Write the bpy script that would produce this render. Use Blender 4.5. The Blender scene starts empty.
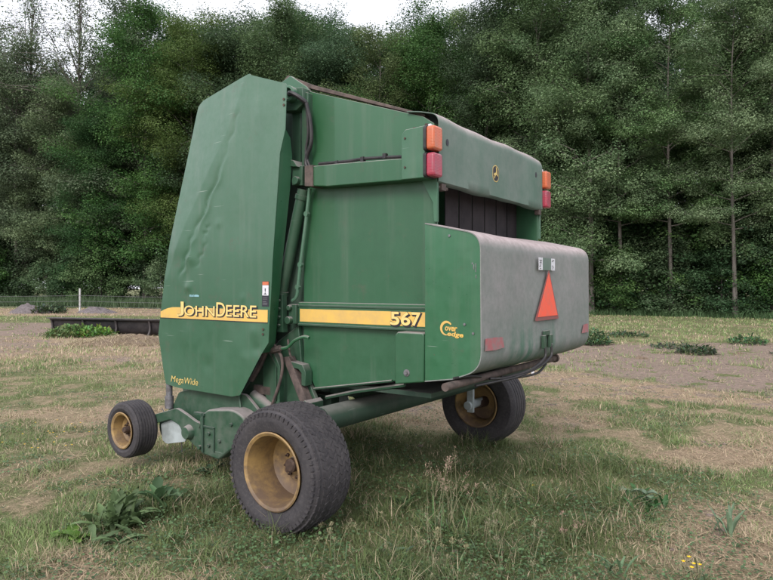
import bpy, bmesh, math, random
import numpy as np
from mathutils import Vector, Matrix

SC = bpy.context.scene
COL = SC.collection
rad = math.radians
PI = math.pi

# ------------------------------------------------------------------ tagging
def link(o, parent=None):
    COL.objects.link(o)
    if parent is not None:
        o.parent = parent
    return o

def tag(o, label=None, cat=None, group=None, kind=None):
    if label: o['label'] = label
    if cat: o['category'] = cat
    if group: o['group'] = group
    if kind: o['kind'] = kind
    return o

def empty(name, loc=(0, 0, 0), rz=0.0, parent=None):
    o = bpy.data.objects.new(name, None)
    o.location = loc
    o.rotation_euler = (0, 0, rz)
    o.empty_display_size = 0.2
    return link(o, parent)

def copy_tree(o, parent=None):
    c = o.copy()
    COL.objects.link(c)
    c.parent = parent
    for ch in list(o.children):
        copy_tree(ch, c)
    return c

# ------------------------------------------------------------------ materials
def new_mat(name):
    m = bpy.data.materials.new(name)
    m.use_nodes = True
    nt = m.node_tree
    return m, nt, nt.nodes, nt.links, nt.nodes['Principled BSDF']

def nd(nodes, t, **kw):
    n = nodes.new(t)
    for k, v in kw.items():
        if k in n.inputs: n.inputs[k].default_value = v
        else: setattr(n, k, v)
    return n

def ramp(nodes, links, src, a, b, lo=0.0, hi=1.0):
    n = nodes.new('ShaderNodeMapRange')
    n.inputs[1].default_value = a; n.inputs[2].default_value = b
    n.inputs[3].default_value = lo; n.inputs[4].default_value = hi
    links.new(src, n.inputs[0])
    return n.outputs[0]

def mix(nodes, links, fac, a, b, mode='MIX'):
    n = nodes.new('ShaderNodeMix'); n.data_type = 'RGBA'; n.blend_type = mode
    if isinstance(fac, (int, float)): n.inputs[0].default_value = fac
    else: links.new(fac, n.inputs[0])
    for v, s in ((a, 6), (b, 7)):
        if isinstance(v, tuple): n.inputs[s].default_value = (v[0], v[1], v[2], 1)
        else: links.new(v, n.inputs[s])
    return n.outputs[2]

def math_(nodes, links, op, a, b=0.0):
    n = nodes.new('ShaderNodeMath'); n.operation = op; n.use_clamp = False
    for v, s in ((a, 0), (b, 1)):
        if isinstance(v, (int, float)): n.inputs[s].default_value = v
        else: links.new(v, n.inputs[s])
    return n.outputs[0]

def noise(nodes, links, coord, scale, detail=4, rough=0.55, stretch=None):
    if stretch:
        mp = nodes.new('ShaderNodeMapping'); mp.inputs['Scale'].default_value = stretch
        links.new(coord, mp.inputs[0]); coord = mp.outputs[0]
    n = nodes.new('ShaderNodeTexNoise')
    n.inputs['Scale'].default_value = scale; n.inputs['Detail'].default_value = detail
    n.inputs['Roughness'].default_value = rough
    links.new(coord, n.inputs['Vector'])
    return n.outputs['Fac']

def paint(name, base, faded_sky, dustc=(0.30, 0.25, 0.25), fade=(0.4, 0.65), dust=0.75, rough=0.42,
          wob=0.010, sky_fade_z=None, strip=None, film=0.0, grime_low=None, seed=0.0):
    """old machine enamel: chalky fading, sky reflection painted in as a paler top, dust lying on upward faces, rain streaks, scratches, oil-canned sheet"""
    m, nt, N, L, bs = new_mat(name)
    tc = N.new('ShaderNodeTexCoord')
    mp0 = N.new('ShaderNodeMapping'); mp0.inputs['Location'].default_value = (seed, seed * 1.7, seed * .6)
    L.new(tc.outputs['Object'], mp0.inputs[0])
    co = mp0.outputs[0]
    sep = N.new('ShaderNodeSeparateXYZ'); L.new(tc.outputs['Object'], sep.inputs[0])
    n1 = noise(N, L, co, 1.3, 5, .6)
    f = ramp(N, L, n1, fade[0], fade[1])
    if sky_fade_z:  # paler with height: sky reflection painted into the colour along with fading
        zf = ramp(N, L, math_(N, L, 'ADD', sep.outputs['Z'], math_(N, L, 'MULTIPLY', n1, .9)), sky_fade_z[0] + .45, sky_fade_z[1] + .45)
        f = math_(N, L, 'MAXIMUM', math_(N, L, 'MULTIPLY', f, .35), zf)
    c = mix(N, L, f, base, faded_sky)
    n2 = noise(N, L, co, 14, 6, .7)
    c = mix(N, L, ramp(N, L, n2, .35, .7, 0, .35), c, tuple(v * 1.35 + .01 for v in base))
    # rain streaks
    ns = noise(N, L, co, 1.0, 5, .6, (11, 11, .9))
    c = mix(N, L, ramp(N, L, ns, .52, .80, 0, .12), c, dustc)
    ns2 = noise(N, L, co, 1.0, 4, .6, (5, 5, .6))
    c = mix(N, L, ramp(N, L, ns2, .56, .82, 0, .18), c, tuple(v * .55 for v in base))
    if strip:   # a band that stayed glossy and unfaded under a shield
        a, b, z0 = strip
        s1 = ramp(N, L, math_(N, L, 'ADD', sep.outputs['X'], math_(N, L, 'MULTIPLY', n1, .03)), a, a + .02)
        s2 = ramp(N, L, math_(N, L, 'ADD', sep.outputs['X'], math_(N, L, 'MULTIPLY', n1, .05)), b, b + .015, 1, 0)
        s3 = ramp(N, L, sep.outputs['Z'], z0, z0 + .3)
        s = math_(N, L, 'MULTIPLY', math_(N, L, 'MULTIPLY', s1, s2), s3)
        c = mix(N, L, math_(N, L, 'MULTIPLY', s, .85), c, (base[0] * .8, base[1] * 1.0, base[2] * .8))
    gr = noise(N, L, co, 5.5, 8, .78)
    c = mix(N, L, ramp(N, L, gr, .58, .72, 0, .55), c, (.075, .070, .050))
    # scratches
    sc = noise(N, L, co, 3.0, 2, .5, (1.0, 1.0, 26))
    sc2 = noise(N, L, co, 1.1, 2, .5)
    sm = math_(N, L, 'MULTIPLY', ramp(N, L, sc, .72, .76), ramp(N, L, sc2, .5, .6))
    c = mix(N, L, math_(N, L, 'MULTIPLY', sm, .6), c, (.30, .36, .32))
    # chips to rust
    vo = noise(N, L, co, 34, 3, .8)
    c = mix(N, L, ramp(N, L, vo, .71, .75, 0, .8), c, (.09, .05, .035))
    # settled dust on upward faces
    ge = N.new('ShaderNodeNewGeometry'); sg = N.new('ShaderNodeSeparateXYZ'); L.new(ge.outputs['Normal'], sg.inputs[0])
    up = math_(N, L, 'MULTIPLY', ramp(N, L, sg.outputs['Z'], .25, .8), ramp(N, L, n2, .2, .55, .6, 1))
    up = math_(N, L, 'MULTIPLY', up, dust)
    fl = ramp(N, L, noise(N, L, co, 3.2, 6, .65), .3, .75, film * .55, film)
    dm = math_(N, L, 'MAXIMUM', up, fl)
    if grime_low:
        g = math_(N, L, 'MULTIPLY', ramp(N, L, sep.outputs['Z'], grime_low[0], grime_low[1], 1, 0), ramp(N, L, n2, .3, .6))
        dm = math_(N, L, 'MAXIMUM', dm, math_(N, L, 'MULTIPLY', g, .2))
    c = mix(N, L, dm, c, dustc)
    L.new(c, bs.inputs['Base Color'])
    r = math_(N, L, 'ADD', math_(N, L, 'MULTIPLY', dm, .4), ramp(N, L, n2, .2, .8, rough - .08, rough + .18))
    L.new(r, bs.inputs['Roughness'])
    bs.inputs['Specular IOR Level'].default_value = .45
    b1 = N.new('ShaderNodeBump'); b1.inputs['Strength'].default_value = .55; b1.inputs['Distance'].default_value = wob
    L.new(noise(N, L, co, 2.3, 3, .5), b1.inputs['Height'])
    b2 = N.new('ShaderNodeBump'); b2.inputs['Strength'].default_value = .25; b2.inputs['Distance'].default_value = .002
    L.new(n2, b2.inputs['Height']); L.new(b1.outputs[0], b2.inputs['Normal'])
    L.new(b2.outputs[0], bs.inputs['Normal'])
    return m

def plain(name, col, rough=.6, col2=None, scale=8, metal=0.0, bump=.002, spec=.4, hi=.65, lo=.4):
    m, nt, N, L, bs = new_mat(name)
    tc = N.new('ShaderNodeTexCoord')
    n = noise(N, L, tc.outputs['Object'], scale, 6, .65)
    c = mix(N, L, ramp(N, L, n, lo, hi), col, col2 or tuple(v * .65 for v in col))
    L.new(c, bs.inputs['Base Color'])
    bs.inputs['Roughness'].default_value = rough
    bs.inputs['Metallic'].default_value = metal
    bs.inputs['Specular IOR Level'].default_value = spec
    b = N.new('ShaderNodeBump'); b.inputs['Strength'].default_value = .4; b.inputs['Distance'].default_value = bump
    L.new(n, b.inputs['Height']); L.new(b.outputs[0], bs.inputs['Normal'])
    return m

G_BASE = (.012, .078, .032)
M = {}
M['body'] = paint('green_body_enamel', G_BASE, (.034, .116, .058), fade=(.35, .7), strip=(-.33, -.055, 1.75), sky_fade_z=(1.9, 2.9), seed=1.3, film=.05, rough=.34)
M['shield'] = paint('green_shield_enamel', (.014, .080, .036), (.076, .158, .108), sky_fade_z=(1.2, 2.9), seed=4.1, wob=.010, film=.06, rough=.34)
M['cover_side'] = paint('green_cover_side_enamel', (.014, .095, .038), (.040, .135, .072), sky_fade_z=(1.45, 2.1), seed=7.7, wob=.03, rough=.28, film=.04)
M['frame'] = paint('green_frame_enamel', (.010, .050, .024), (.020, .074, .038), seed=2.2, dust=.75, film=.05, grime_low=(.2, .9))
M['dark_frame'] = paint('dark_green_inner_enamel', (.010, .040, .022), (.016, .055, .032), seed=9.2, dust=.35, film=.06, rough=.6)
M['bracket'] = paint('light_green_bracket_enamel', (.022, .105, .052), (.055, .145, .092), seed=5.2, dust=.75, film=.1)

def tail_paint(name, film, green_low):
    m, nt, N, L, bs = new_mat(name)
    tc = N.new('ShaderNodeTexCoord'); co = tc.outputs['Object']
    sep = N.new('ShaderNodeSeparateXYZ'); L.new(co, sep.inputs[0])
    n1 = noise(N, L, co, 2.2, 6, .65); n2 = noise(N, L, co, 18, 6, .75)
    st = noise(N, L, co, 1.0, 5, .65, (10, 13, 1.0))
    base = mix(N, L, ramp(N, L, n1, .3, .7), (.050, .125, .085), (.115, .180, .145))
    dust = mix(N, L, ramp(N, L, n2, .3, .7), (.265, .248, .252), (.175, .178, .172))
    f = ramp(N, L, math_(N, L, 'ADD', n1, math_(N, L, 'MULTIPLY', st, .4)), .45, .9, film - .22, film + .06)
    if green_low:   # hands and hoses rubbed the lower middle back to green
        dy = math_(N, L, 'ABSOLUTE', math_(N, L, 'ADD', sep.outputs['Y'], .12))
        g = math_(N, L, 'MULTIPLY', ramp(N, L, dy, .15, .75, 1, .25), ramp(N, L, sep.outputs['Z'], 1.04, 1.42, 1, 0))
        g = math_(N, L, 'MULTIPLY', g, ramp(N, L, math_(N, L, 'ADD', st, math_(N, L, 'MULTIPLY', n2, .3)), .50, .80))
        f = math_(N, L, 'SUBTRACT', f, math_(N, L, 'MULTIPLY', g, 1.0))
        c0 = N.new('ShaderNodeClamp'); L.new(f, c0.inputs[0]); f = c0.outputs[0]
    c = mix(N, L, f, base, dust)
    ge = N.new('ShaderNodeNewGeometry'); sg = N.new('ShaderNodeSeparateXYZ'); L.new(ge.outputs['Normal'], sg.inputs[0])
    up = math_(N, L, 'MULTIPLY', ramp(N, L, sg.outputs['Z'], .15, .75), .85)
    c = mix(N, L, up, c, mix(N, L, ramp(N, L, n2, .4, .62), (.44, .36, .36), (.32, .25, .245)))
    spots = noise(N, L, co, 42, 3, .8)
    c = mix(N, L, ramp(N, L, spots, .70, .76, 0, .5), c, (.12, .09, .08))
    c = mix(N, L, ramp(N, L, noise(N, L, co, 1, 5, .7, (14, 22, .9)), .58, .75, 0, .30), c, (.10, .115, .10))
    L.new(c, bs.inputs['Base Color'])
    bs.inputs['Roughness'].default_value = .68; bs.inputs['Specular IOR Level'].default_value = .35
    b1 = N.new('ShaderNodeBump'); b1.inputs['Strength'].default_value = .5; b1.inputs['Distance'].default_value = .012
    L.new(noise(N, L, co, 2.6, 3, .5), b1.inputs['Height'])
    b2 = N.new('ShaderNodeBump'); b2.inputs['Strength'].default_value = .3; b2.inputs['Distance'].default_value = .002
    L.new(n2, b2.inputs['Height']); L.new(b1.outputs[0], b2.inputs['Normal']); L.new(b2.outputs[0], bs.inputs['Normal'])
    return m
M['tail'] = tail_paint('dusty_tailgate_enamel', .34, False)
M['box_skin'] = tail_paint('dusty_cover_skin', .86, True)
M['belt'] = plain('brown_black_belt_rubber', (.040, .032, .036), .8, (.020, .017, .020), 6, bump=.003)
M['yellow'] = plain('yellow_decal', (.66, .42, .10), .5, (.55, .36, .12), 9, bump=.0004)
M['pale_yellow'] = plain('pale_yellow_lettering', (.74, .55, .20), .5, (.66, .48, .18), 20, bump=.0004)
M['yellow_old'] = plain('worn_yellow_decal', (.62, .46, .14), .55, (.48, .38, .16), 30, bump=.0004)
M['decal_dark'] = plain('dark_decal', (.022, .022, .032), .5, bump=.0004)
M['decal_white'] = plain('white_decal', (.66, .66, .70), .5, (.52, .52, .56), 40, bump=.0004)
M['decal_blue'] = plain('pale_blue_decal', (.30, .55, .62), .5, bump=.0004)
M['decal_orange'] = plain('orange_decal', (.62, .17, .08), .5, bump=.0004)
M['smv'] = plain('fluorescent_orange_red', (.84, .105, .055), .5, (.68, .13, .085), 14, bump=.0004)
M['smv_edge'] = plain('faded_red_border', (.26, .06, .06), .5, (.18, .09, .085), 20, bump=.0004)
M['red_tape'] = plain('faded_red_tape', (.34, .10, .11), .55, (.225, .165, .165), 16, bump=.0004)
M['black'] = plain('black_rubber_hose', (.016, .015, .018), .5, (.035, .032, .032), 20)
M['dusty_bar'] = plain('dust_caked_brown_bar', (.120, .090, .080), .85, (.055, .044, .040), 14, bump=.004)
M['steel'] = plain('dull_grey_steel', (.22, .22, .24), .5, (.12, .11, .11), 20, metal=.5)
M['galv'] = plain('pale_galvanised_plate', (.42, .47, .48), .55, (.26, .29, .29), 5, metal=.1)
M['rustbolt'] = plain('rusty_bolt', (.10, .065, .05), .7, (.05, .035, .03), 40, metal=.3)

def tire_mat():
    m, nt, N, L, bs = new_mat('weathered_tire_rubber')
    tc = N.new('ShaderNodeTexCoord'); co = tc.outputs['Object']
    n = noise(N, L, co, 9, 7, .7); n2 = noise(N, L, co, 60, 4, .7)
    c = mix(N, L, ramp(N, L, n, .35, .7), (.030, .028, .032), (.058, .053, .056))
    c = mix(N, L, ramp(N, L, n2, .5, .75, 0, .5), c, (.105, .095, .092))
    L.new(c, bs.inputs['Base Color']); bs.inputs['Roughness'].default_value = .78
    bs.inputs['Specular IOR Level'].default_value = .35
    b = N.new('ShaderNodeBump'); b.inputs['Strength'].default_value = .5; b.inputs['Distance'].default_value = .003
    L.new(n2, b.inputs['Height']); L.new(b.outputs[0], bs.inputs['Normal'])
    return m
M['tire'] = tire_mat()

def rim_mat():
    m, nt, N, L, bs = new_mat('dirty_yellow_rim_enamel')
    tc = N.new('ShaderNodeTexCoord'); co = tc.outputs['Object']
    sep = N.new('ShaderNodeSeparateXYZ'); L.new(co, sep.inputs[0])
    n = noise(N, L, co, 7, 7, .72); n2 = noise(N, L, co, 26, 5, .7)
    c = mix(N, L, ramp(N, L, n, .35, .65), (.34, .22, .082), (.17, .11, .055))
    mud = math_(N, L, 'ADD', ramp(N, L, sep.outputs['Z'], -.2, .10, .34, 0), n)
    c = mix(N, L, ramp(N, L, mud, .56, .86, 0, .8), c, (.095, .062, .044))
    c = mix(N, L, ramp(N, L, n2, .60, .72, 0, .7), c, (.085, .045, .028))
    L.new(c, bs.inputs['Base Color']); bs.inputs['Roughness'].default_value = .6
    return m
M['rim'] = rim_mat()

def lens(name, c, c2):
    m, nt, N, L, bs = new_mat(name)
    tc = N.new('ShaderNodeTexCoord')
    w = N.new('ShaderNodeTexWave'); w.inputs['Scale'].default_value = 34; w.bands_direction = 'Z'
    L.new(tc.outputs['Object'], w.inputs['Vector'])
    n = noise(N, L, tc.outputs['Object'], 18, 4)
    L.new(mix(N, L, ramp(N, L, n, .35, .7), c, c2), bs.inputs['Base Color'])
    bs.inputs['Roughness'].default_value = .28
    b = N.new('ShaderNodeBump'); b.inputs['Strength'].default_value = .3; b.inputs['Distance'].default_value = .002
    L.new(w.outputs['Fac'], b.inputs['Height']); L.new(b.outputs[0], bs.inputs['Normal'])
    bs.inputs['Subsurface Weight'].default_value = .15
    bs.inputs['Subsurface Radius'].default_value = (.02, .008, .004)
    return m
M['amber'] = lens('amber_lens', (.56, .115, .040), (.42, .14, .075))
M['redlens'] = lens('red_lens', (.36, .035, .065), (.27, .07, .095))

# ------------------------------------------------------------------ mesh helpers
SPLIT = {'bolt', 'rivet', 'lamp_clip', 'cover_hinge', 'red_reflector_tape', 'hydraulic_hose', 'hose', 'bolt_hole', 'case_strap', 'pivot_cap', 'brown_hose',
         'rib_edge', 'bottom_rail', 'link_plate', 'frame_foot', 'post', 'arm_bracket', 'lower_tube', 'tension_rod', 'chamber_lining', 'cover_latch', 'hinge_block'}
def finish(name, bm, mat, parent, bevel=0.0, sharp=40, smooth=True):
    if name in SPLIT and parent is not None:      # every loose piece becomes an object of its own
        left = set(bm.verts); isl = []
        while left:
            st = [left.pop()]; comp = set(st)
            while st:
                for e in st.pop().link_edges:
                    for v in e.verts:
                        if v in left: left.discard(v); comp.add(v); st.append(v)
            isl.append(comp)
        if len(isl) > 1:
            for comp in isl:
                b2 = bmesh.new(); mp = {v: b2.verts.new(v.co) for v in comp}
                for f in bm.faces:
                    if f.verts[0] in comp: b2.faces.new([mp[v] for v in f.verts]).material_index = f.material_index
                o = finish_one(name, b2, mat, parent, bevel, sharp, smooth)
            bm.free(); return o
    return finish_one(name, bm, mat, parent, bevel, sharp, smooth)

def finish_one(name, bm, mat, parent, bevel=0.0, sharp=40, smooth=True):
    me = bpy.data.meshes.new(name)
    bmesh.ops.recalc_face_normals(bm, faces=bm.faces)
    bm.to_mesh(me); bm.free()
    mats = mat if isinstance(mat, (list, tuple)) else [mat]
    for x in mats: me.materials.append(x)
    if smooth:
        for p in me.polygons: p.use_smooth = True
        me.set_sharp_from_angle(angle=rad(sharp))
    o = bpy.data.objects.new(name, me)
    link(o, parent)
    if bevel:
        b = o.modifiers.new('bevel', 'BEVEL'); b.width = bevel; b.segments = 2; b.limit_method = 'ANGLE'; b.angle_limit = rad(35)
        b.harden_normals = False
    return o

def a_box(bm, x0, x1, y0, y1, z0, z1, mi=0):
    v = [bm.verts.new((x, y, z)) for x in (x0, x1) for y in (y0, y1) for z in (z0, z1)]
    fs = []
    for f in ((0, 1, 3, 2), (4, 6, 7, 5), (0, 4, 5, 1), (2, 3, 7, 6), (0, 2, 6, 4), (1, 5, 7, 3)):
        fc = bm.faces.new([v[i] for i in f]); fc.material_index = mi; fs.append(fc)
    return v

def a_sheet(bm, pts, y0, y1, mi=0, axis='Y'):
    """polygon in the plane across `axis`, extruded from y0 to y1"""
    def P(p, y): return (p[0], y, p[1]) if axis == 'Y' else ((y, p[0], p[1]) if axis == 'X' else (p[0], p[1], y))
    a = [bm.verts.new(P(p, y0)) for p in pts]; b = [bm.verts.new(P(p, y1)) for p in pts]
    n = len(pts)
    fs = [bm.faces.new(a), bm.faces.new(b[::-1])]
    for i in range(n):
        fs.append(bm.faces.new((a[i], b[i], b[(i + 1) % n], a[(i + 1) % n])))
    for f in fs: f.material_index = mi
    return a + b

def a_tube(bm, pts, r, seg=10, cap=True, mi=0):
    pts = [Vector(p) for p in pts]
    rs = r if isinstance(r, (list, tuple)) else [r] * len(pts)
    rings = []; prev = None
    for i, p in enumerate(pts):
        d = (pts[min(i + 1, len(pts) - 1)] - pts[max(i - 1, 0)]).normalized()
        if prev is None:
            u = d.orthogonal().normalized()
        else:
            u = (prev - d * prev.dot(d)).normalized()
        prev = u; w = d.cross(u)
        rings.append([bm.verts.new(p + (u * math.cos(2 * PI * k / seg) + w * math.sin(2 * PI * k / seg)) * rs[i]) for k in range(seg)])
    for a, b in zip(rings, rings[1:]):
        for k in range(seg):
            f = bm.faces.new((a[k], a[(k + 1) % seg], b[(k + 1) % seg], b[k])); f.material_index = mi
    if cap:
        bm.faces.new(rings[0][::-1]).material_index = mi; bm.faces.new(rings[-1]).material_index = mi

def smooth_path(pts, n=6):
    P = [Vector(p) for p in pts]; out = []
    for i in range(len(P) - 1):
        p0, p1, p2, p3 = P[max(i - 1, 0)], P[i], P[i + 1], P[min(i + 2, len(P) - 1)]
        for k in range(n):
            t = k / n
            out.append(.5 * ((2 * p1) + (-p0 + p2) * t + (2 * p0 - 5 * p1 + 4 * p2 - p3) * t * t + (-p0 + 3 * p1 - 3 * p2 + p3) * t ** 3))
    out.append(P[-1]); return out

def a_lathe(bm, prof, cx, cz, seg=48, closed=False, y0=0.0, sgn=1, mi=0, cap=True):
    """profile of (radius, y), spun about the Y axis through (cx, cz)"""
    rings = []
    for r, y in prof:
        rings.append([bm.verts.new((cx + r * math.cos(2 * PI * k / seg), y0 + sgn * y, cz + r * math.sin(2 * PI * k / seg))) for k in range(seg)])
    n = len(rings)
    for i in range(n if closed else n - 1):
        a, b = rings[i], rings[(i + 1) % n]
        for k in range(seg):
            bm.faces.new((a[k], a[(k + 1) % seg], b[(k + 1) % seg], b[k])).material_index = mi
    if not closed and cap:
        for rg, (r, y) in ((rings[0], prof[0]), (rings[-1], prof[-1])):
            if r > 1e-4:
                try: bm.faces.new(rg).material_index = mi
                except ValueError: pass

def a_profile(bm, pts, thick, y0, y1, ny=40, warp=None, mi=0):
    """bent sheet: an open (x, z) profile swept along Y, with thickness inward"""
    P = [Vector((p[0], 0, p[1])) for p in pts]
    nrm = []
    for i in range(len(P)):
        d = (P[min(i + 1, len(P) - 1)] - P[max(i - 1, 0)]).normalized()
        nrm.append(Vector((d.z, 0, -d.x)))
    lay = []
    for s in (0, 1):
        rows = []
        for j in range(ny + 1):
            y = y0 + (y1 - y0) * j / ny
            row = []
            for i, p in enumerate(P):
                off = warp(i / (len(P) - 1), (j / ny)) if warp else 0.0
                q = p + nrm[i] * (thick * s - off)
                row.append(bm.verts.new((q.x, y, q.z)))
            rows.append(row)
        lay.append(rows)
    for s, rows in enumerate(lay):
        for j in range(ny):
            for i in range(len(P) - 1):
                bm.faces.new((rows[j][i], rows[j][i + 1], rows[j + 1][i + 1], rows[j + 1][i]))
    A, B = lay
    for j in range(ny):
        for i in (0, len(P) - 1):
            bm.faces.new((A[j][i], A[j + 1][i], B[j + 1][i], B[j][i]))
    for i in range(len(P) - 1):
        for j in (0, ny):
            bm.faces.new((A[j][i], A[j][i + 1], B[j][i + 1], B[j][i]))

def rounded(pts, radii, seg=6):
    out = []
    n = len(pts)
    for i, p in enumerate(pts):
        r = radii[i] if isinstance(radii, (list, tuple)) else radii
        p = Vector(p)
        if r <= 0: out.append(tuple(p)); continue
        a = (Vector(pts[i - 1]) - p); b = (Vector(pts[(i + 1) % n]) - p)
        la, lb = a.length, b.length
        r1 = min(r, la * .49, lb * .49)
        s, e = p + a.normalized() * r1, p + b.normalized() * r1
        for k in range(seg + 1):
            t = k / seg
            out.append(tuple(s * (1 - t) ** 2 + p * 2 * t * (1 - t) + e * t * t))
    return out

def a_bolt(bm, x, y, z, r=.012, h=.01, axis='Y', sg=-1):
    n = 6
    def P(a, b, c): return (x + a, y + c, z + b) if axis == 'Y' else (x + c, y + a, z + b)
    a = [bm.verts.new(P(r * math.cos(2 * PI * k / n), r * math.sin(2 * PI * k / n), 0)) for k in range(n)]
    b = [bm.verts.new(P(r * math.cos(2 * PI * k / n), r * math.sin(2 * PI * k / n), sg * h)) for k in range(n)]
    bm.faces.new(b)
    for k in range(n): bm.faces.new((a[k], a[(k + 1) % n], b[(k + 1) % n], b[k]))

def text_bm(bm, body, x0, x1, z0, z1, place, bold=0.02, shear=0.0, extrude=.0012, mi=0, spacing=1.0, rot=0.0, res=4):
    """letters fitted to a rectangle (x0..x1, z0..z1); place(x, z, d) puts a point on the surface"""
    cu = bpy.data.curves.new('t', 'FONT'); cu.body = body; cu.size = 1.0; cu.offset = bold; cu.extrude = 0.0
    cu.resolution_u = res; cu.shear = shear; cu.space_character = spacing
    o = bpy.data.objects.new('t', cu); COL.objects.link(o)
    dg = bpy.context.evaluated_depsgraph_get()
    me = bpy.data.meshes.new_from_object(o.evaluated_get(dg))
    bpy.data.objects.remove(o); bpy.data.curves.remove(cu)
    xs = [v.co.x for v in me.vertices]; ys = [v.co.y for v in me.vertices]
    ax, bx, ay, by = min(xs), max(xs), min(ys), max(ys)
    t = bmesh.new(); t.from_mesh(me); bpy.data.meshes.remove(me)
    for v in t.verts:
        u = (v.co.x - ax) / (bx - ax); w = (v.co.y - ay) / (by - ay)
        X = x0 + (x1 - x0) * u; Z = z0 + (z1 - z0) * w
        Z += rot * (X - x0)
        v.co = place(X, Z, extrude)
    tmp = bpy.data.meshes.new('tmp'); t.to_mesh(tmp); t.free()
    k = len(bm.faces)
    bm.from_mesh(tmp); bpy.data.meshes.remove(tmp)
    bm.faces.ensure_lookup_table()
    for f in bm.faces[k:]: f.material_index = mi

def sm(a, b, x):
    t = min(1, max(0, (x - a) / (b - a))); return t * t * (3 - 2 * t)
def lerp(a, b, t): return a + (b - a) * t
# ================================================================== THE BALER
# local axes: +X to the rear of the baler, +Y to its right side, +Z up; root on the ground under the axle
B = empty('round_baler', (0.17, 4.95, 0), rad(-35.5))
tag(B, 'old green round hay baler with yellow stripes, standing in the paddock', 'baler')

# ---- tailgate sides
side_pts = [(-.30, 2.905), (.66, 2.572), (.735, 2.52), (.76, 2.45), (.76, .935), (.436, .889), (-.242, .772), (-.30, .86), (-.36, .90), (-.36, 1.9)]
for s in (-1, 1):
    bm = bmesh.new(); a_sheet(bm, side_pts, s * .82, s * .805)
    # folded lip along the top and bottom
    ts = finish('tailgate_side', bm, M['body'], B, .003)
    bm = bmesh.new()
    for (x, z) in ((.60, 2.50), (.69, 2.51)):
        a_bolt(bm, x, s * .822, z, .013, .012, sg=s)
    finish('bolt', bm, M['rustbolt'], ts)
    # bottom lip (dusty ledge)
    bm = bmesh.new()
    a_tube(bm, [(-.25, s * .832, .775), (.43, s * .832, .891)], .009, 6)
    a_tube(bm, [(-.17, s * .79, .715), (.10, s * .79, .785), (.5, s * .79, .865)], .014, 6)
    finish('bottom_rail', bm, M['frame'], B)
    # top flange : dust-brown strip running above the side sheet
    bm = bmesh.new()
    a_sheet(bm, [(-.58, 3.05), (-.54, 3.075), (-.28, 2.952), (.66, 2.592), (.66, 2.575), (-.30, 2.928), (-.55, 3.03)], s * .80, s * .74)
    finish('top_flange', bm, M['dusty_bar'], B, .004)
    bm = bmesh.new()
    a_sheet(bm, [(-.62, 2.93), (-.62, 3.02), (-.50, 3.06), (-.34, 2.95), (-.30, 2.90)], s * .815, s * .78)
    finish('roller_ear', bm, M['bracket'], B, .004)

    # ---- front frame side (behind the shield)
    bm = bmesh.new()
    a_sheet(bm, [(-.37, 2.93), (-.62, 3.0), (-1.15, 2.80), (-1.52, 1.6), (-1.55, .75), (-1.1, .62), (-.45, .60), (-.26, .78), (-.375, .90), (-.375, 2.0)], s * .795, s * .78)
    finish('front_side', bm, M['dark_frame'], B, .003)
    # vertical post
    bm = bmesh.new()
    a_sheet(bm, [(-.335, 2.90), (-.275, 2.88), (-.275, 2.35), (-.335, 2.35)], s * .868, s * .80)
    a_sheet(bm, [(-.46, 2.90), (-.375, 2.88), (-.375, 2.36), (-.46, 2.36)], s * .84, s * .80)
    finish('post', bm, M['frame'], B, .003)
    # pivot at the top
    bm = bmesh.new()
    a_sheet(bm, [(-.52, 2.78), (-.52, 2.94), (-.30, 2.915), (-.29, 2.80), (-.36, 2.76)], s * .90, s * .82)
    pv = finish('pivot_bracket', bm, M['frame'], B, .004)
    bm = bmesh.new()
    a_lathe(bm, [(.055, 0), (.058, .05), (.04, .055), (.035, .03), (.0, .03)], -.395, 2.875, 20, y0=s * .90, sgn=s)
    finish('pivot_ring', bm, M['bracket'], pv, .002)
    bm = bmesh.new()
    a_tube(bm, smooth_path([(-.40, s * .93, 2.875), (-.36, s * .96, 2.87), (-.31, s * .945, 2.845), (-.262, s * .90, 2.80)]), .016, 8)
    finish('elbow_hose', bm, M['black'], pv)
    bm = bmesh.new()
    a_tube(bm, smooth_path([(-.262, s * .90, 2.80), (-.235, s * .885, 2.66), (-.232, s * .88, 2.52), (-.28, s * .875, 2.42), (-.27, s * .88, 2.35), (-.17, s * .875, 2.29)]), .014, 8)
    a_tube(bm, smooth_path([(-.27, s * .89, 2.80), (-.265, s * .875, 2.6), (-.29, s * .87, 2.45), (-.24, s * .875, 2.33)]), .010, 8)
    finish('hydraulic_hose', bm, M['black'], B)

    # ---- lift arm (upper box rib)
    bm = bmesh.new()
    a_sheet(bm, [(-.23, 2.340), (-.23, 2.207), (-.05, 2.185), (.58, 2.165), (.58, 2.302), (.02, 2.332)], s * .925, s * .822)
    arm = finish('lift_arm', bm, M['body'], B, .006)
    bm = bmesh.new()
    a_sheet(bm, [(-.245, 2.345), (-.245, 2.204), (-.17, 2.196), (-.17, 2.345)], s * .935, s * .823)
    finish('end_plate', bm, M['dusty_bar'], arm, .003)
    bm = bmesh.new()
    a_tube(bm, smooth_path([(-.15, s * .89, 2.356), (.1, s * .885, 2.345), (.25, s * .885, 2.345), (.56, s * .88, 2.322)]), .011, 8)
    for x in (.0, .22, .4): a_box(bm, x, x + .025, s * .872, s * .90, 2.325, 2.358)
    finish('hose_along_arm', bm, M['black'], arm)
    bm = bmesh.new()
    a_sheet(bm, [(-.40, 2.37), (-.40, 2.23), (-.30, 2.22), (-.30, 2.36)], s * .90, s * .80)
    a_sheet(bm, [(-.44, 2.42), (-.40, 2.36), (-.32, 2.35), (-.36, 2.40)], s * .93, s * .82)
    a_lathe(bm, [(.0, 0), (.03, 0), (.03, .03), (.0, .03)], -.345, 2.255, 12, y0=s * .90, sgn=s)
    finish('arm_bracket', bm, M['frame'], B, .003)
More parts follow.
